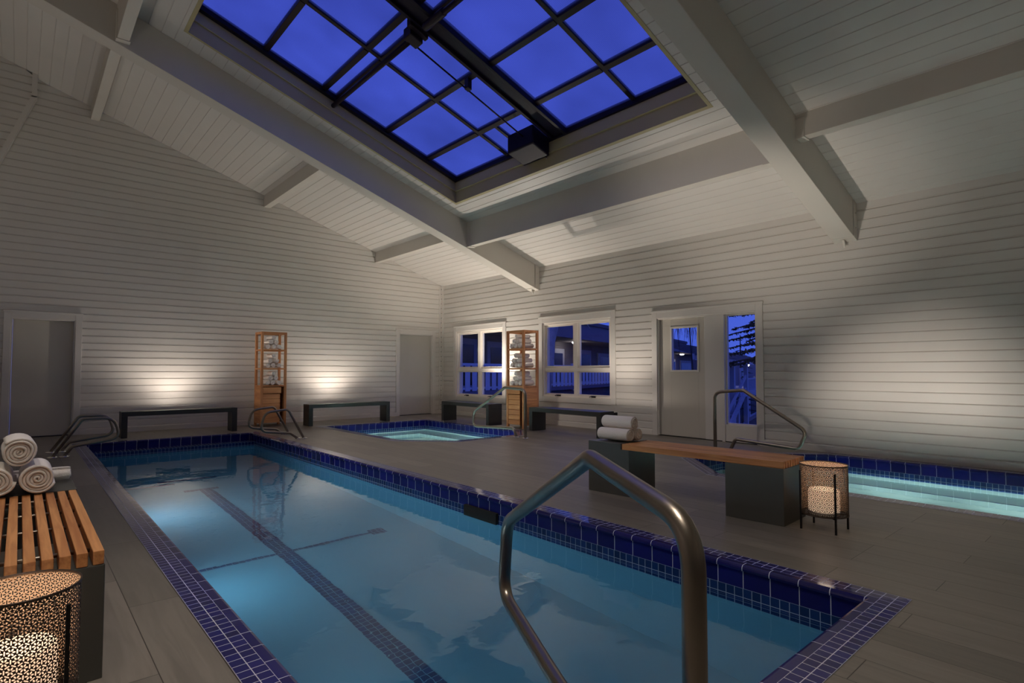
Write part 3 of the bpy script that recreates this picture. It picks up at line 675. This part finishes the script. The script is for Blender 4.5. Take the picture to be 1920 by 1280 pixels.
# ------------------------------------------------------------------ dark wall benches
def dark_bench(x0, x1, y0, y1, along, label, e=20, up=60, cone=150, shift=0.0):
    r = empty('dark_bench', ((x0+x1)/2, (y0+y1)/2, 0), 0, label, 'bench', None)
    t, h = 0.085, 0.43
    mb = MB(); mb.box(x0, x1, y0, y1, h-0.075, h); build('seat', mb, M_CHAR, r, True, 0.003)
    for k in (0, 1):
        mb = MB()
        if along == 'x':
            a = x0 if k == 0 else x1-t; mb.box(a, a+t, y0, y1, 0.0, h-0.075)
        else:
            a = y0 if k == 0 else y1-t; mb.box(x0, x1, a, a+t, 0.0, h-0.075)
        build('leg', mb, M_CHAR, r, True, 0.003)
    # added unseen trough on arms behind the seat; its rim cuts the glow
    L, za, zb = 0.26, 0.315, 0.400
    cx, cy = (x0+x1)/2, (y0+y1)/2; mb = MB(); arms = []
    if along == 'x':
        a, b = y1+0.36, y1+0.44; mb.box(cx-L, cx+L, a, a+.004, za, zb); mb.box(cx-L, cx+L, b-.004, b, za, zb); mb.box(cx-L, cx+L, a+.004, b-.004, za, za+.004)
        mb.box(cx-L-.004, cx-L, a, b, za, zb); mb.box(cx+L, cx+L+.004, a, b, za, zb); p = (cx, (a+b)/2, zb-0.007)
        arms = [MB().box(q-.012, q+.012, y1, a, za+.02, za+.04) for q in (cx-0.2, cx+0.2)]
    else:
        a, b = x1+0.10, x1+0.18; cy += shift; mb.box(a, a+.004, cy-L, cy+L, za, zb); mb.box(b-.004, b, cy-L, cy+L, za, zb); mb.box(a+.004, b-.004, cy-L, cy+L, za, za+.004)
        mb.box(a, b, cy-L-.004, cy-L, za, zb); mb.box(a, b, cy+L, cy+L+.004, za, zb); p = ((a+b)/2, cy, zb-0.007)
        arms = [MB().box(x1, a, q-.012, q+.012, za+.02, za+.04) for q in (cy-0.2, cy+0.2)]
    build('cutoff_trough', mb, M_BLACK, r, True); [build('trough_arm', ar, M_BLACK, r, True) for ar in arms]
    if e: light('bench_light', 'POINT', p, e, WARM, size=0.006)
    light('bench_uplight', 'SPOT', (p[0], p[1], zb-0.03), up, WARM, (R(180), 0, 0), 0.02, spot=cone, blend=0.7)
    return r
dark_bench(1.27, 3.03, 11.14, 11.44, 'x', 'long dark slab-sided bench on the gable wall, left of the slatted shelf', 8.5, 52)
dark_bench(4.36, 6.16, 11.14, 11.44, 'x', 'dark slab-sided bench on the gable wall, right of the slatted shelf', 6.5, 66)
dark_bench(7.13, 7.48, 8.88, 10.56, 'y', 'dark slab-sided bench under the window nearest the room corner', 9, 260, 125)
dark_bench(7.13, 7.48, 5.98, 7.68, 'y', 'dark slab-sided bench under the window by the glazed door', 8, 70, 125, -0.52)

# ------------------------------------------------------------------ wooden slat benches
def slat_bench(loc, rz, label):
    r = empty('slat_bench', loc, rz, label, 'bench', None)
    HL, HW, ZT, ZS = 0.872, 0.21, 0.455, 0.405
    n0 = 0.03
    for k in range(9):
        x = -0.19 + k*0.0475
        mb = MB(); mb.box(x-0.0165, x+0.0165, -HL, HL-0.37, ZS, ZT); build('slat', mb, M_CEDAR_Y, r, False, 0.003)
    for y in (-0.74, -0.30, 0.05, 0.40):
        mb = MB(); mb.tube([(-0.19, y, 0.43), (0.19, y, 0.43)], 0.008, 8); build('tie_rod', mb, M_STEEL, r)
    mb = MB(); mb.box(-HW, HW, -HL, -HL+0.43, 0.0, ZS-0.001); build('plinth', mb, M_PLINTH, r, False, 0.003)
    mb = MB(); mb.prism([(HL-0.445, 0.0), (HL, 0.0), (HL, ZT+0.002), (HL-0.362, ZT+0.002), (HL-0.362, ZS-0.001), (HL-0.445, ZS-0.001)], lambda a, b, d: (d, a, b), -HW, HW)
    build('plinth', mb, M_PLINTH, r, False, 0.003)
    return r
B1 = slat_bench((4.262, 2.645, 0), R(2.9), 'long wood slat bench on two grey metal plinths mid-deck on the right')
B2 = slat_bench((0.041, 3.395, 0), 0, 'wood slat bench with dark plinth at the left edge of the picture')

# ------------------------------------------------------------------ rolled towels
def towel_mesh(r, L, turns, seed, per=22, name='rolled_towel'):
    rnd = random.Random(seed); mb = MB(); Nn = int(turns*per); p = r/turns; sq = rnd.uniform(0.94, 1.0); ph = rnd.uniform(0, 6.28)
    def prof(k):
        th = 2*math.pi*k/per; rad = r*(0.10 + 0.90*k/Nn)
        rad *= 1 + 0.02*math.sin(3*th+ph)
        return th + ph, rad
    layers = [(-L/2, 0.45, 0.004), (-L/2+0.004, 0.8, 0.001), (-L/2+0.014, 1.0, 0), (0, 1.03, 0), (L/2-0.014, 1.0, 0), (L/2-0.004, 0.8, 0.001), (L/2, 0.45, 0.004)]
    rows = []
    for (y, sk_, ins) in layers:
        ro, ri = [], []
        for k in range(Nn+1):
            th, rad = prof(k); t = p*0.92*sk_; mid = rad - p*0.45
            a, b = mid + t/2, max(mid - t/2, 0.001)
            wob = 0.004*math.sin(th*0.5+ph) if abs(y) > L*0.4 else 0
            ro.append((a*math.cos(th), y + wob, a*math.sin(th)*sq)); ri.append((b*math.cos(th), y + wob, b*math.sin(th)*sq))
        rows.append((mb.add(ro), mb.add(ri)))
    for (o0, i0), (o1, i1) in zip(rows[:-1], rows[1:]):
        for k in range(Nn):
            mb.face((o0+k, o0+k+1, o1+k+1, o1+k), 0, None, True); mb.face((i0+k, i1+k, i1+k+1, i0+k+1), 0, None, True)
        mb.face((o0, o1, i1, i0)); mb.face((o0+Nn, i0+Nn, i1+Nn, o1+Nn))
    for (o0, i0), fl in ((rows[0], 1), (rows[-1], 0)):
        for k in range(Nn):
            q = (o0+k, i0+k, i0+k+1, o0+k+1); mb.face(q if fl else q[::-1], 0, None, True)
    return mb.mesh(name, M_TOWEL)
TBIG = [towel_mesh(0.080, 0.33, 5.2, s, 26) for s in (1, 2, 3)]
TMED = [towel_mesh(0.064, 0.33, 4.6, s, 24) for s in (4, 5, 6)]
TMIN = towel_mesh(0.042, 0.27, 3.0, 12, 20)
TSM = [towel_mesh(0.052, 0.34, 3.4, s, 16) for s in (7, 8, 9, 10)]
def towel(me, loc, rz, label, group, roll=0.0):
    o = bpy.data.objects.new('rolled_towel', me); COL.objects.link(o); o.location = loc; o.rotation_euler = Euler((0, roll, rz), 'XYZ')
    return tag(o, label, 'towel', group)
g = 'rolled towels on the left slat bench'
towel(TBIG[0], (-0.078, 4.02, 0.540), 0, 'white rolled towel lower left of the stack on the left slat bench', g, 0.4)
towel(TBIG[1], (0.085, 4.02, 0.540), 0, 'white rolled towel lower right of the stack on the left slat bench', g, 1.3)
towel(TBIG[2], (0.003, 4.03, 0.680), R(2), 'white rolled towel topping the stack on the left slat bench', g, 2.2)
towel(TMIN, (0.105, 4.233, 0.500), R(89), 'small white rolled towel tucked behind the stack on the left slat bench', g, 2.2)
def on_b1(x, y): 
    c, s = math.cos(R(2.9)), math.sin(R(2.9)); return 4.262 + c*x - s*y, 2.645 + s*x + c*y
g = 'rolled towels on the mid-deck slat bench'
for (x, y, z, m_, lb, rl) in ((-0.075, 0.66, 0.520, 0, 'white rolled towel lower left of the stack on the mid-deck wood bench', 0.2), (0.055, 0.66, 0.520, 1, 'white rolled towel lower right of the stack on the mid-deck wood bench', 1.9), (-0.012, 0.66, 0.630, 2, 'white rolled towel topping the stack on the mid-deck wood bench', 3.0)):
    px_, py_ = on_b1(x, y); towel(TMED[m_], (px_, py_, z), R(2.9), lb, g, rl)

# ------------------------------------------------------------------ slatted towel shelves
def shelf_unit(loc, rz, label):
    """front faces local -y; 0.50 wide, 0.40 deep"""
    r = empty('towel_shelf', loc, rz, label, 'shelf', None)
    W, D, H, t = 0.25, 0.20, 1.885, 0.045
    for sx in (-1, 1):
        for sy in (-1, 1):
            mb = MB(); a = -W if sx < 0 else W-t; b = -D if sy < 0 else D-t; mb.box(a, a+t, b, b+t, 0.0, H); build('post', mb, M_CEDAR_Z, r, False, 0.003)
    levels = [(1.840, 1.885), (1.505, 1.535), (1.130, 1.160), (0.790, 0.815)]
    for i, (z0, z1) in enumerate(levels):
        mb = MB()
        mb.box(-W+t, W-t, -D, -D+0.022, z0, z1); mb.box(-W+t, W-t, D-0.022, D, z0, z1)
        mb.box(-W, -W+0.022, -D+t, D-t, z0, z1); mb.box(W-0.022, W, -D+t, D-t, z0, z1)
        build('rail', mb, M_CEDAR_X, r, False, 0.002)
        if i:
            mb = MB()
            for k in range(6):
                y = -D+0.03 + k*0.058; mb.box(-W+0.024, W-0.024, y, y+0.046, z1-0.018, z1)
            build('shelf_board', mb, M_CEDAR_X, r, False, 0.002)
    mb = MB(); mb.box(-W+t, W-t-0.06, -D-0.004, -D+0.02, 0.655, 0.775); build('drawer_front', mb, M_CEDAR_X, r, False, 0.003)
    mb = MB()
    for k in range(6):
        z = 0.07 + k*0.096; mb.box(-W+t, W-t-0.075, -D+0.012, -D+0.034, z, z+0.091)
    build('front_panel', mb, M_CEDAR_X, r, False, 0.003)
    for sx in (-1, 1):
        mb = MB(); a = -W+0.004 if sx < 0 else W-0.026
        for k in range(7):
            z = 0.06 + k*0.104; mb.box(a, a+0.022, -D+t, D-t, z, z+0.102)
        build('side_panel', mb, M_CEDAR_Y, r, False, 0.002)
    mb = MB(); mb.box(-W+t, W-t, D-0.03, D-0.008, 0.06, 0.79); build('back_panel', mb, M_CEDAR_X, r)
    return r
SH = [((3.84, 11.85, 0), 0.0, 'between the dark benches', 'slatted cedar shelf of rolled towels on the gable wall between dark benches'),
      ((7.40, 8.16, 0), R(-90), 'between the windows', 'slatted cedar shelf of rolled towels standing between the two windows')]
for (loc, rz, where, lb) in SH:
    shelf_unit(loc, rz, lb)
    for ci, (zb, cn) in enumerate(((1.535, 'upper'), (1.160, 'middle'), (0.815, 'lower'))):
        rnd = random.Random(int(loc[0]*100)+ci)
        rr = 0.053; spots = [(-0.112, 0, 'bottom left'), (0.0, 0, 'bottom centre'), (0.112, 0, 'bottom right'), (-0.056, 1, 'second-row left'), (0.056, 1, 'second-row right'), (0.0, 2, 'topmost')]
        for k, (x, lv, pos) in enumerate(spots):
            x += rnd.uniform(-0.006, 0.006); z = zb + rr + lv*0.0925
            c, s = math.cos(rz), math.sin(rz); yl = rnd.uniform(-0.02, 0.01)
            o = towel(TSM[(k+ci) % 4], (loc[0] + c*x - s*yl, loc[1] + s*x + c*yl, z), rz, 'white rolled towel, %s in %s compartment of the shelf %s' % (pos, cn, where), 'rolled towels in the shelf ' + where, rnd.uniform(0, 6))

# ------------------------------------------------------------------ perforated lanterns
def lantern_parts():
    Rr, z0, z1 = 0.150, 0.105, 0.452
    ncol = 34; a = 2*math.pi*Rr/ncol; rowh = a*math.sqrt(3)/2; nrow = int((z1-z0-0.012)/rowh); sc = (z1-z0-0.012)/(nrow*rowh)
    # one sixth of a hexagonal cell: centre, two hexagon corners; a petal slot and half a dash slot
    bm = bmesh.new(); hx = a/2; hy = a/(2*math.sqrt(3))
    def leaf(l0, l1, w, n=5):
        pts = []
        for k in range(n+1):
            s = k/n; pts.append((l0+(l1-l0)*s, w*math.sin(math.pi*s)**0.8 if 0 < k < n else 0.0))
        return pts + [(x, -y) for x, y in pts[1:-1]][::-1]
    dl, dw = hy*0.74, a*0.060
    outer = [(0, 0), (hx, -hy), (hx, -dl), (hx-dw*.7, -dl), (hx-dw, -dl*0.8), (hx-dw, dl*0.8), (hx-dw*.7, dl), (hx, dl), (hx, hy)]
    hole = leaf(hx*0.17, hx*0.80, a*0.082)
    ed = []
    for lp in (outer, hole):
        vs = [bm.verts.new((x, y, 0)) for x, y in lp]; ed += [bm.edges.new((vs[i], vs[(i+1) % len(vs)])) for i in range(len(vs))]
    bmesh.ops.triangle_fill(bm, edges=ed, use_beauty=True); bm.verts.index_update()
    tv = [(v.co.x, v.co.y) for v in bm.verts]; tf = [[v.index for v in f.verts] for f in bm.faces]
    # drop any face that filled the hole
    hidx = set(range(len(outer), len(outer)+len(hole))); tf = [f for f in tf if not set(f) <= hidx]; bm.free()
    mb = MB(); zc = z0 + 0.006
    def put(u, v):
        ang = u/Rr; return (Rr*math.cos(ang), Rr*math.sin(ang), min(max(v, z0+0.003), z1-0.003))
    for j in range(nrow+1):
        for i in range(ncol):
            cu = (i + 0.5*(j % 2))*a; cv = zc + j*rowh*sc
            for k in range(6):
                ca, sa = math.cos(k*math.pi/3), math.sin(k*math.pi/3)
                if (j == 0 and sa < -0.1) or (j == nrow and sa > 0.1): continue
                n = mb.add([put(cu + ca*x - sa*y, cv + (sa*x + ca*y)*sc) for x, y in tv])
                for f in tf: mb.face([n+q for q in f], 0, None, True)
    shell = mb.mesh('shade', [M_WALLT, M_WALLI])
    rings = []
    for zz in (z0, z1-0.007): ring = MB(); rings.append(ring); ring.lathe([(Rr-0.002, zz), (Rr+0.002, zz), (Rr+0.002, zz+0.007), (Rr-0.002, zz+0.007)], (0, 0, 0), 72, close=True)
    core = MB(); core.lathe([(0.095, 0.125), (0.098, 0.13), (0.098, 0.265), (0.090, 0.277)], (0, 0, 0), 32)
    return shell, [q.mesh('rim', M_WALLT) for q in rings], core.mesh('glow_core', M_CORE)
M_CORE = emit('lantern_core', (1.0, 0.74, 0.52, 1), 0.7)
SHELL, RING, CORE = lantern_parts()
def lantern(loc, label):
    r = empty('perforated_lantern', loc, 0, label, 'lantern', None)
    s = build('shade', SHELL, None, r); sm_ = s.modifiers.new('sheet', 'SOLIDIFY'); sm_.thickness = 0.0012; sm_.material_offset = 1
    [build('rim', q, None, r) for q in RING]; build('glow_core', CORE, None, r)
    d = 0.112
    for sx in (-1, 1):
        for sy in (-1, 1):
            mb = MB(); x, y = sx*d, sy*d; mb.box(x-0.0055, x+0.0055, y-0.0055, y+0.0055, 0.0, 0.405); build('leg', mb, M_BLACK, r)
    mb = MB()
    for sx in (-1, 1): mb.tube([(sx*d, d, 0.10), (-sx*d, -d, 0.10)], 0.005, 8)
    mb.lathe([(0.0, 0.100), (0.10, 0.100), (0.10, 0.106), (0.0, 0.106)], (0, 0, 0), 24, sm=False, close=True)
    build('cross_brace', mb, M_BLACK, r)
    l = light('lantern_light', 'POINT', (loc[0], loc[1], loc[2]+0.39), 0.6, (1.0, 0.78, 0.60), size=0.05)
    return r
lantern((4.262, 1.56, 0), 'round perforated metal lantern on black legs beside the mid-deck wood bench')
lantern((0.015, 2.27, 0), 'round perforated metal lantern in the lower left corner by the slat bench')

# ------------------------------------------------------------------ added unseen light box and bare spots behind the slat bench plinths
def flood(x, y, aim, e, label, spot=60, cut=0.45, z=0.24, blend=1.0, size=0.02):
    d = Vector((aim[0]-x, aim[1]-y)); ln = d.length; d.normalize(); ang = math.atan2(d.y, d.x)
    r = empty('added_flood_box', (x, y, 0), ang, label, 'added light box', 'added light boxes behind the slat bench')
    lip = z + 0.17*(cut - z)/ln
    mb = MB(); mb.box(-0.06, 0.17, -0.11, -0.105, 0, 0.29); mb.box(-0.06, 0.17, 0.105, 0.11, 0, 0.29); mb.box(-0.06, -0.055, -0.105, 0.105, 0, 0.29); mb.box(0.165, 0.17, -0.105, 0.105, 0, lip); mb.box(-0.055, 0.165, -0.105, 0.105, 0, 0.006)
    build('cutoff_box', mb, M_BLACK, r)
    v = Vector((aim[0]-x, aim[1]-y, aim[2]-z))
    light('added_flood_spot', 'SPOT', (x, y, z), e, WARM, v.to_track_quat('-Z', 'Z').to_euler(), size, spot=spot, blend=blend)
flood(4.74, 2.12, (8.3, 2.0, 0.50), 300, 'added unseen black light box behind the near plinth of the wood bench', 50)
aimed('added_up_spot', 'SPOT', (4.72, 2.12, 0.26), (7.4, 1.7, 3.5), 46, size=0.03, spot=62, blend=1.0)  # added unseen spots that brighten the ceiling by the window wall
aimed('added_up_spot', 'SPOT', (4.70, 3.58, 0.26), (7.5, 3.6, 3.4), 250, size=0.03, spot=62, blend=1.0)

# ------------------------------------------------------------------ outside at dusk
M_GROUND = simple('dark_lawn', lin(60, 62, 58), 0.9, noise=0.3, nscale=0.6)
M_HSIDE = simple('lodge_siding', lin(122, 116, 120), 0.7, noise=0.08, nscale=3)
M_HFASC = simple('lodge_fascia', lin(112, 112, 124), 0.7, noise=0.15, nscale=2)
M_HTRIM = simple('lodge_trim', lin(176, 176, 182), 0.6)
M_HDARK = simple('dark_pane', lin(14, 14, 18), 0.25)
M_PICKET = simple('picket_paint', lin(226, 226, 228), 0.6, noise=0.1, nscale=6)
M_SHINGLE = simple('roof_shingle', lin(92, 92, 100), 0.85, noise=0.35, nscale=5)
M_BARK = simple('birch_bark', lin(176, 176, 182), 0.8, noise=0.4, nscale=7)
M_TWIG = simple('dark_twig', lin(52, 48, 50), 0.9)
M_NEEDLE = simple('conifer_needles', lin(44, 58, 52), 0.8, noise=0.3, nscale=8)
M_LAMPE = emit('porch_lamp', (1.0, 0.93, 0.86, 1), 14.0)
mb = MB(); mb.box(XW+.25, 120, -60, 90, -3.5, -3.3); build('ground', mb, M_GROUND, label='dark lawn outside the windows', cat='ground', kind='structure')
mb = MB(); mb.box(XW+.2, 12.2, -4, 14, -3.3, -0.08); build('terrace', mb, M_GROUND, label='dark terrace just outside the window wall', cat='ground', kind='structure')

def fac(base, u, n):
    base = Vector(base); u = Vector(u).normalized(); n = Vector(n).normalized()
    def F(t, o, z): q = base + u*t + n*o; return (q.x, q.y, z)
    def box(mb, t0, t1, o0, o1, z0, z1, mi=0):
        mb.box8([F(t0,o0,z0), F(t1,o0,z0), F(t1,o1,z0), F(t0,o1,z0), F(t0,o0,z1), F(t1,o0,z1), F(t1,o1,z1), F(t0,o1,z1)], mi); return mb
    return F, box
F1, B1x = fac((26.83, 21.69), (.944, .33), (.33, -.944))
lo = empty('lodge_building', F1(0, 0, -3.3), 0, 'long dark lodge with deep eaves seen through both windows', 'building')
mb = MB(); z = -0.1
while z < 2.75: 
    mb.quad(F1(-18, -2.0, z), F1(34, -2.0, z), F1(34, -2.03, z+.14), F1(-18, -2.03, z+.14)); mb.quad(F1(-18, -2.03, z+.14), F1(34, -2.03, z+.14), F1(34, -2.0, z+.14), F1(-18, -2.0, z+.14)); z += .14
build('siding_wall', mb, M_HSIDE, lo, True)
build('fascia', B1x(MB(), -18, 20, 0, 0.12, 2.78, 3.68), M_HFASC, lo, True); build('gutter', B1x(MB(), -18, 20, 0.0, 0.22, 3.58, 3.72), M_SHINGLE, lo, True)
build('soffit', B1x(MB(), -18, 34, -2.1, 0.0, 2.76, 2.84), M_HSIDE, lo, True)
mb = MB(); mb.box8([F1(-18,0.2,3.70), F1(20,0.2,3.70), F1(20,-7,4.3), F1(-18,-7,4.3), F1(-18,0.2,3.78), F1(20,0.2,3.78), F1(20,-7,4.4), F1(-18,-7,4.4)]); build('roof', mb, M_SHINGLE, lo, True)
build('deck', B1x(MB(), -18, 34, -2.0, 0.1, 0.18, 0.34), M_HFASC, lo, True); build('skirt', B1x(MB(), -18, 34, -2.0, -0.1, -3.3, 0.18), M_SHINGLE, lo, True)
for (a, b, zt, k) in ((-13.6, -11.75, 2.5, 'door'), (-10.9, -8.6, 2.45, 'window'), (-4.1, -2.45, 2.38, 'door'), (-0.9, 1.75, 2.42, 'door'), (3.0, 6.6, 2.30, 'window'), (22.6, 24.4, 2.28, 'window'), (26.5, 31.5, 2.2, 'door')):
    mb = MB(); z0 = 0.34 if k == 'door' else 1.0; B1x(mb, a, b, -2.0, -1.92, z0, zt)
    dd = build(k, mb, M_HTRIM, lo, True)
    build('pane', B1x(MB(), a+.28, b-.28, -1.93, -1.90, z0+.15, zt-.26), M_HDARK, dd, True)
ra = empty('porch_railing', F1(-8, 0, 0.3), 0, 'pale flat-picket porch railing seen through the lower window panes', 'railing')
build('top_rail', B1x(MB(), -17.5, 3.2, -0.03, 0.09, 1.30, 1.39), M_PICKET, ra, True); build('bottom_rail', B1x(MB(), -17.5, 3.2, -0.01, 0.05, 0.42, 0.50), M_PICKET, ra, True)
for k in range(44):
    t = -17.4 + k*0.46; build('picket', B1x(MB(), t, t+0.30, 0.052, 0.075, 0.36, 1.32), M_PICKET, ra, True)
for t in (-17.5, -11.6, -5.6, 0.4): build('post', B1x(MB(), t, t+0.16, -0.16, -0.04, 0.1, 1.5), M_PICKET, ra, True)
def porch_light(p, label, e=6):
    r = empty('porch_light', p, 0, label, 'lamp')
    mb = MB(); mb.lathe([(0.20, 0.05), (0.20, 0.0), (0.14, -0.05), (0.02, -0.06)], (0, 0, 0), 20); build('lens', mb, M_LAMPE, r)
    mb = MB(); mb.lathe([(0.21, 0.06), (0.21, 0.045), (0.19, 0.045)], (0, 0, 0), 20); build('ring', mb, M_HTRIM, r)
    light('porch_bulb', 'POINT', (p[0], p[1], p[2]-0.25), e, (1.0, 0.84, 0.78), size=0.1)
porch_light(F1(-2.96, -1, 2.70), 'lit porch lamp under the eave, seen through the window by the glazed door', 9)
porch_light(F1(23.1, -1, 2.70), 'lit porch lamp seen through the small window of the door', 14)

F2, B2x = fac((28.95, 14.54), (.944, .33), (.33, -.944))
st = empty('stair_building', F2(0, 0, -3.3), 0, 'shingle-roofed house with outdoor stair seen through the glass sidelight', 'building')
mb = MB()
for k in range(7):
    a, b = 0.38 - k*0.24, 0.38 - (k+1)*0.24 - 0.03; za = 1.64 + k*0.085
    mb.box8([F2(-13.6,a,za-.03), F2(11,a,za-.03), F2(11,b,za+.06), F2(-13.6,b,za+.06), F2(-13.6,a,za+.05), F2(11,a,za+.05), F2(11,b,za+.10), F2(-13.6,b,za+.10)])
build('roof', mb, M_SHINGLE, st, True)
build('fascia', B2x(MB(), -13.6, 11, 0.28, 0.36, 1.47, 1.66), M_HTRIM, st, True)
build('siding_wall', B2x(MB(), -1, 31, -2.4, -2.2, -3.3, 1.7), M_HSIDE, st, True)
build('post', B2x(MB(), -3.5, -3.05, -0.1, 0.1, -3.3, 1.5), M_HTRIM, st, True); build('post', B2x(MB(), 1.3, 1.75, -0.1, 0.1, -3.3, 1.5), M_HTRIM, st, True)
build('deck', B2x(MB(), -2, 14, -2.2, 0.1, -0.28, 0.0), M_HTRIM, st, True)
dr = build('deck_rail', B2x(MB(), 1.75, 14, -0.02, 0.06, 0.60, 0.70), M_HTRIM, st, True)
mb = MB()
for k in range(44): B2x(mb, 1.8+k*0.27, 1.95+k*0.27, 0.0, 0.03, 0.0, 0.62)
build('baluster_row', mb, M_HTRIM, dr, True)
for (a, b, z0, z1, k) in ((15.2, 19.9, -0.05, 1.35, 'door'), (20.4, 30, -2.9, -0.9, 'window'), (14.0, 18.6, -3.2, -0.9, 'door')):
    dd = build(k, B2x(MB(), a, b, -2.2, -2.1, z0, z1), M_HTRIM, st, True); build('pane', B2x(MB(), a+.9, b-.9, -2.11, -2.07, z0+.2, z1-.25), M_HDARK, dd, True)
ru = empty('outdoor_stair', (26, 12.6, -3.3), 0, 'pale slanting outdoor stair seen through the glass sidelight', 'stair')
A = [Vector(q) for q in ((24.63, 12.99, 0.3), (27.59, 13.68, 1.75), (24.66, 12.97, -0.2), (27.61, 13.66, 1.1))]
def beam(a, b, w, h):
    d = (b-a); s_ = Vector((0, 0, 1)).cross(d).normalized()*w/2; up = Vector((0, 0, h/2)); mb = MB()
    mb.box8([a-s_-up, a+s_-up, b+s_-up, b-s_-up, a-s_+up, a+s_+up, b+s_+up, b-s_+up]); return mb
DN = Vector((0, 0, -1.05))
for nm, (a, b, h) in (('handrail', (Vector((24.0, 12.83, -0.95)), Vector((27.6, 13.68, 0.82)), 0.16)), ('stringer', (Vector((24.0, 12.83, -1.75)), Vector((27.6, 13.68, 0.10)), 0.34))):
    build(nm, beam(a, b, 0.08, h), M_HTRIM, ru, True)
mb = MB()
for k in range(9):
    s_ = (k+.5)/9; q = Vector((24.0, 12.83, -1.70))*(1-s_) + Vector((27.6, 13.68, 0.15))*s_; mb.box(q.x-.14, q.x+.14, q.y-.05, q.y+1.0, q.z-.02, q.z+.02)
build('tread', mb, M_HTRIM, ru, True)
porch_light(F2(10.0, -1, 1.50), 'lit porch lamp seen through the glass sidelight', 7)

bt = empty('birch_tree', (11.26, 11.46, -0.08), 0, 'pale birch trunk at the left of the window by the glazed door', 'tree')
mb = MB(); mb.tube(fillet([(11.24, 11.5, -0.08), (11.33, 11.36, 1.19), (11.33, 11.30, 1.94), (11.42, 11.2, 2.54), (11.7, 10.9, 4.2)], 0.5, 5), 0.13, 12); build('trunk', mb, M_BARK, bt, True)
rnd = random.Random(5)
for (p, q, w) in (((11.4, 11.2, 2.4), (11.25, 11.55, 3.0), .05), ((11.55, 11.05, 3.3), (11.86, 10.85, 1.9), .018), ((11.4, 11.25, 2.2), (11.15, 11.6, 2.15), .035), ((11.5, 11.1, 2.9), (12.1, 10.5, 2.3), .014)):
    m_ = (Vector(p)+Vector(q))/2 + Vector((0.05, -0.03, 0.25)); mb = MB(); mb.tube(fillet([p, m_, q], 0.3, 6), w, 8); build('branch', mb, M_BARK, bt, True)
bw = empty('bare_tree', (14.1, 8.6, -3.3), 0, 'bare dark weeping branches against the sky in the door window', 'tree')
mb = MB(); mb.tube([(14.3, 8.55, -3.3), (14.33, 8.64, 1.2), (14.24, 8.67, 2.3), (14.2, 8.7, 3.6)], [0.03, 0.022, 0.016, 0.008], 8); build('trunk', mb, M_TWIG, bw, True)
mb = MB()
for k in range(70):
    a = Vector((14.2 + rnd.uniform(-.5, .5)*.66, 8.7 - rnd.uniform(-.5, .5), rnd.uniform(2.4, 3.4))); L = rnd.uniform(.25, .95); dx_, dy_ = rnd.uniform(-.25, .25), rnd.uniform(-.25, .25)
    mb.tube([a, a + Vector((dx_*.5, dy_*.5, -L*.25)), a + Vector((dx_*.85, dy_*.85, -L*.6)), a + Vector((dx_, dy_, -L))], [0.008, 0.006, 0.005, 0.003], 5)
build('twig', mb, M_TWIG, bw, True)
def conifer(base, top, rad, tiers, label, dense, droop=0.25, zmin=0.0, name='conifer_tree'):
    r = empty(name, base, 0, label, 'tree'); B = Vector(base); T = Vector(top); Hh = T.z - B.z; rnd = random.Random(11)
    mb = MB(); mb.tube([B, T], [Hh*0.022, Hh*0.004], 8); build('trunk', mb, M_TWIG, r, True)
    mb = MB(); bo = MB()
    for i in range(tiers):
        s = zmin + (1-zmin)*i/tiers; nb = 9
        for k in range(nb):
            az = 2*math.pi*(k + 0.5*(i % 2))/nb + rnd.uniform(-.2, .2); L = rad*(1-s)**0.8*rnd.uniform(.75, 1.1); o = B + Vector((0, 0, Hh*s))
            e = o + Vector((math.cos(az)*L, math.sin(az)*L, -L*droop + rnd.uniform(-.1, .1)*L)); bo.tube([o, e], [Hh*.004, Hh*.001], 4)
            for q in range(dense):
                f = rnd.uniform(0.15, 1.0); c = o.lerp(e, f); w = (0.08 + 0.10*(1-f))*L*0.42; d = Vector((rnd.uniform(-1, 1), rnd.uniform(-1, 1), rnd.uniform(-.7, .25))).normalized()*w; h = Vector((rnd.uniform(-1, 1), rnd.uniform(-1, 1), rnd.uniform(-1, 1))).normalized()*w*0.30
                mb.quad(c, c + d*0.5 + h, c + d, c + d*0.5 - h)
    build('bough', bo, M_TWIG, r, True); build('needles', mb, M_NEEDLE, r, True, kind='stuff')
conifer((19.3, 7.3, -3.3), (19.3, 7.3, 12.0), 4.4, 40, 'big dark conifer filling the upper part of the glass sidelight', 190, 0.20, 0.34)
conifer((43.4, 21.9, -3.3), (43.4, 21.9, 4.0), 2.2, 14, 'small conifer above the roof in the glass sidelight', 26, 0.15, 0.2)
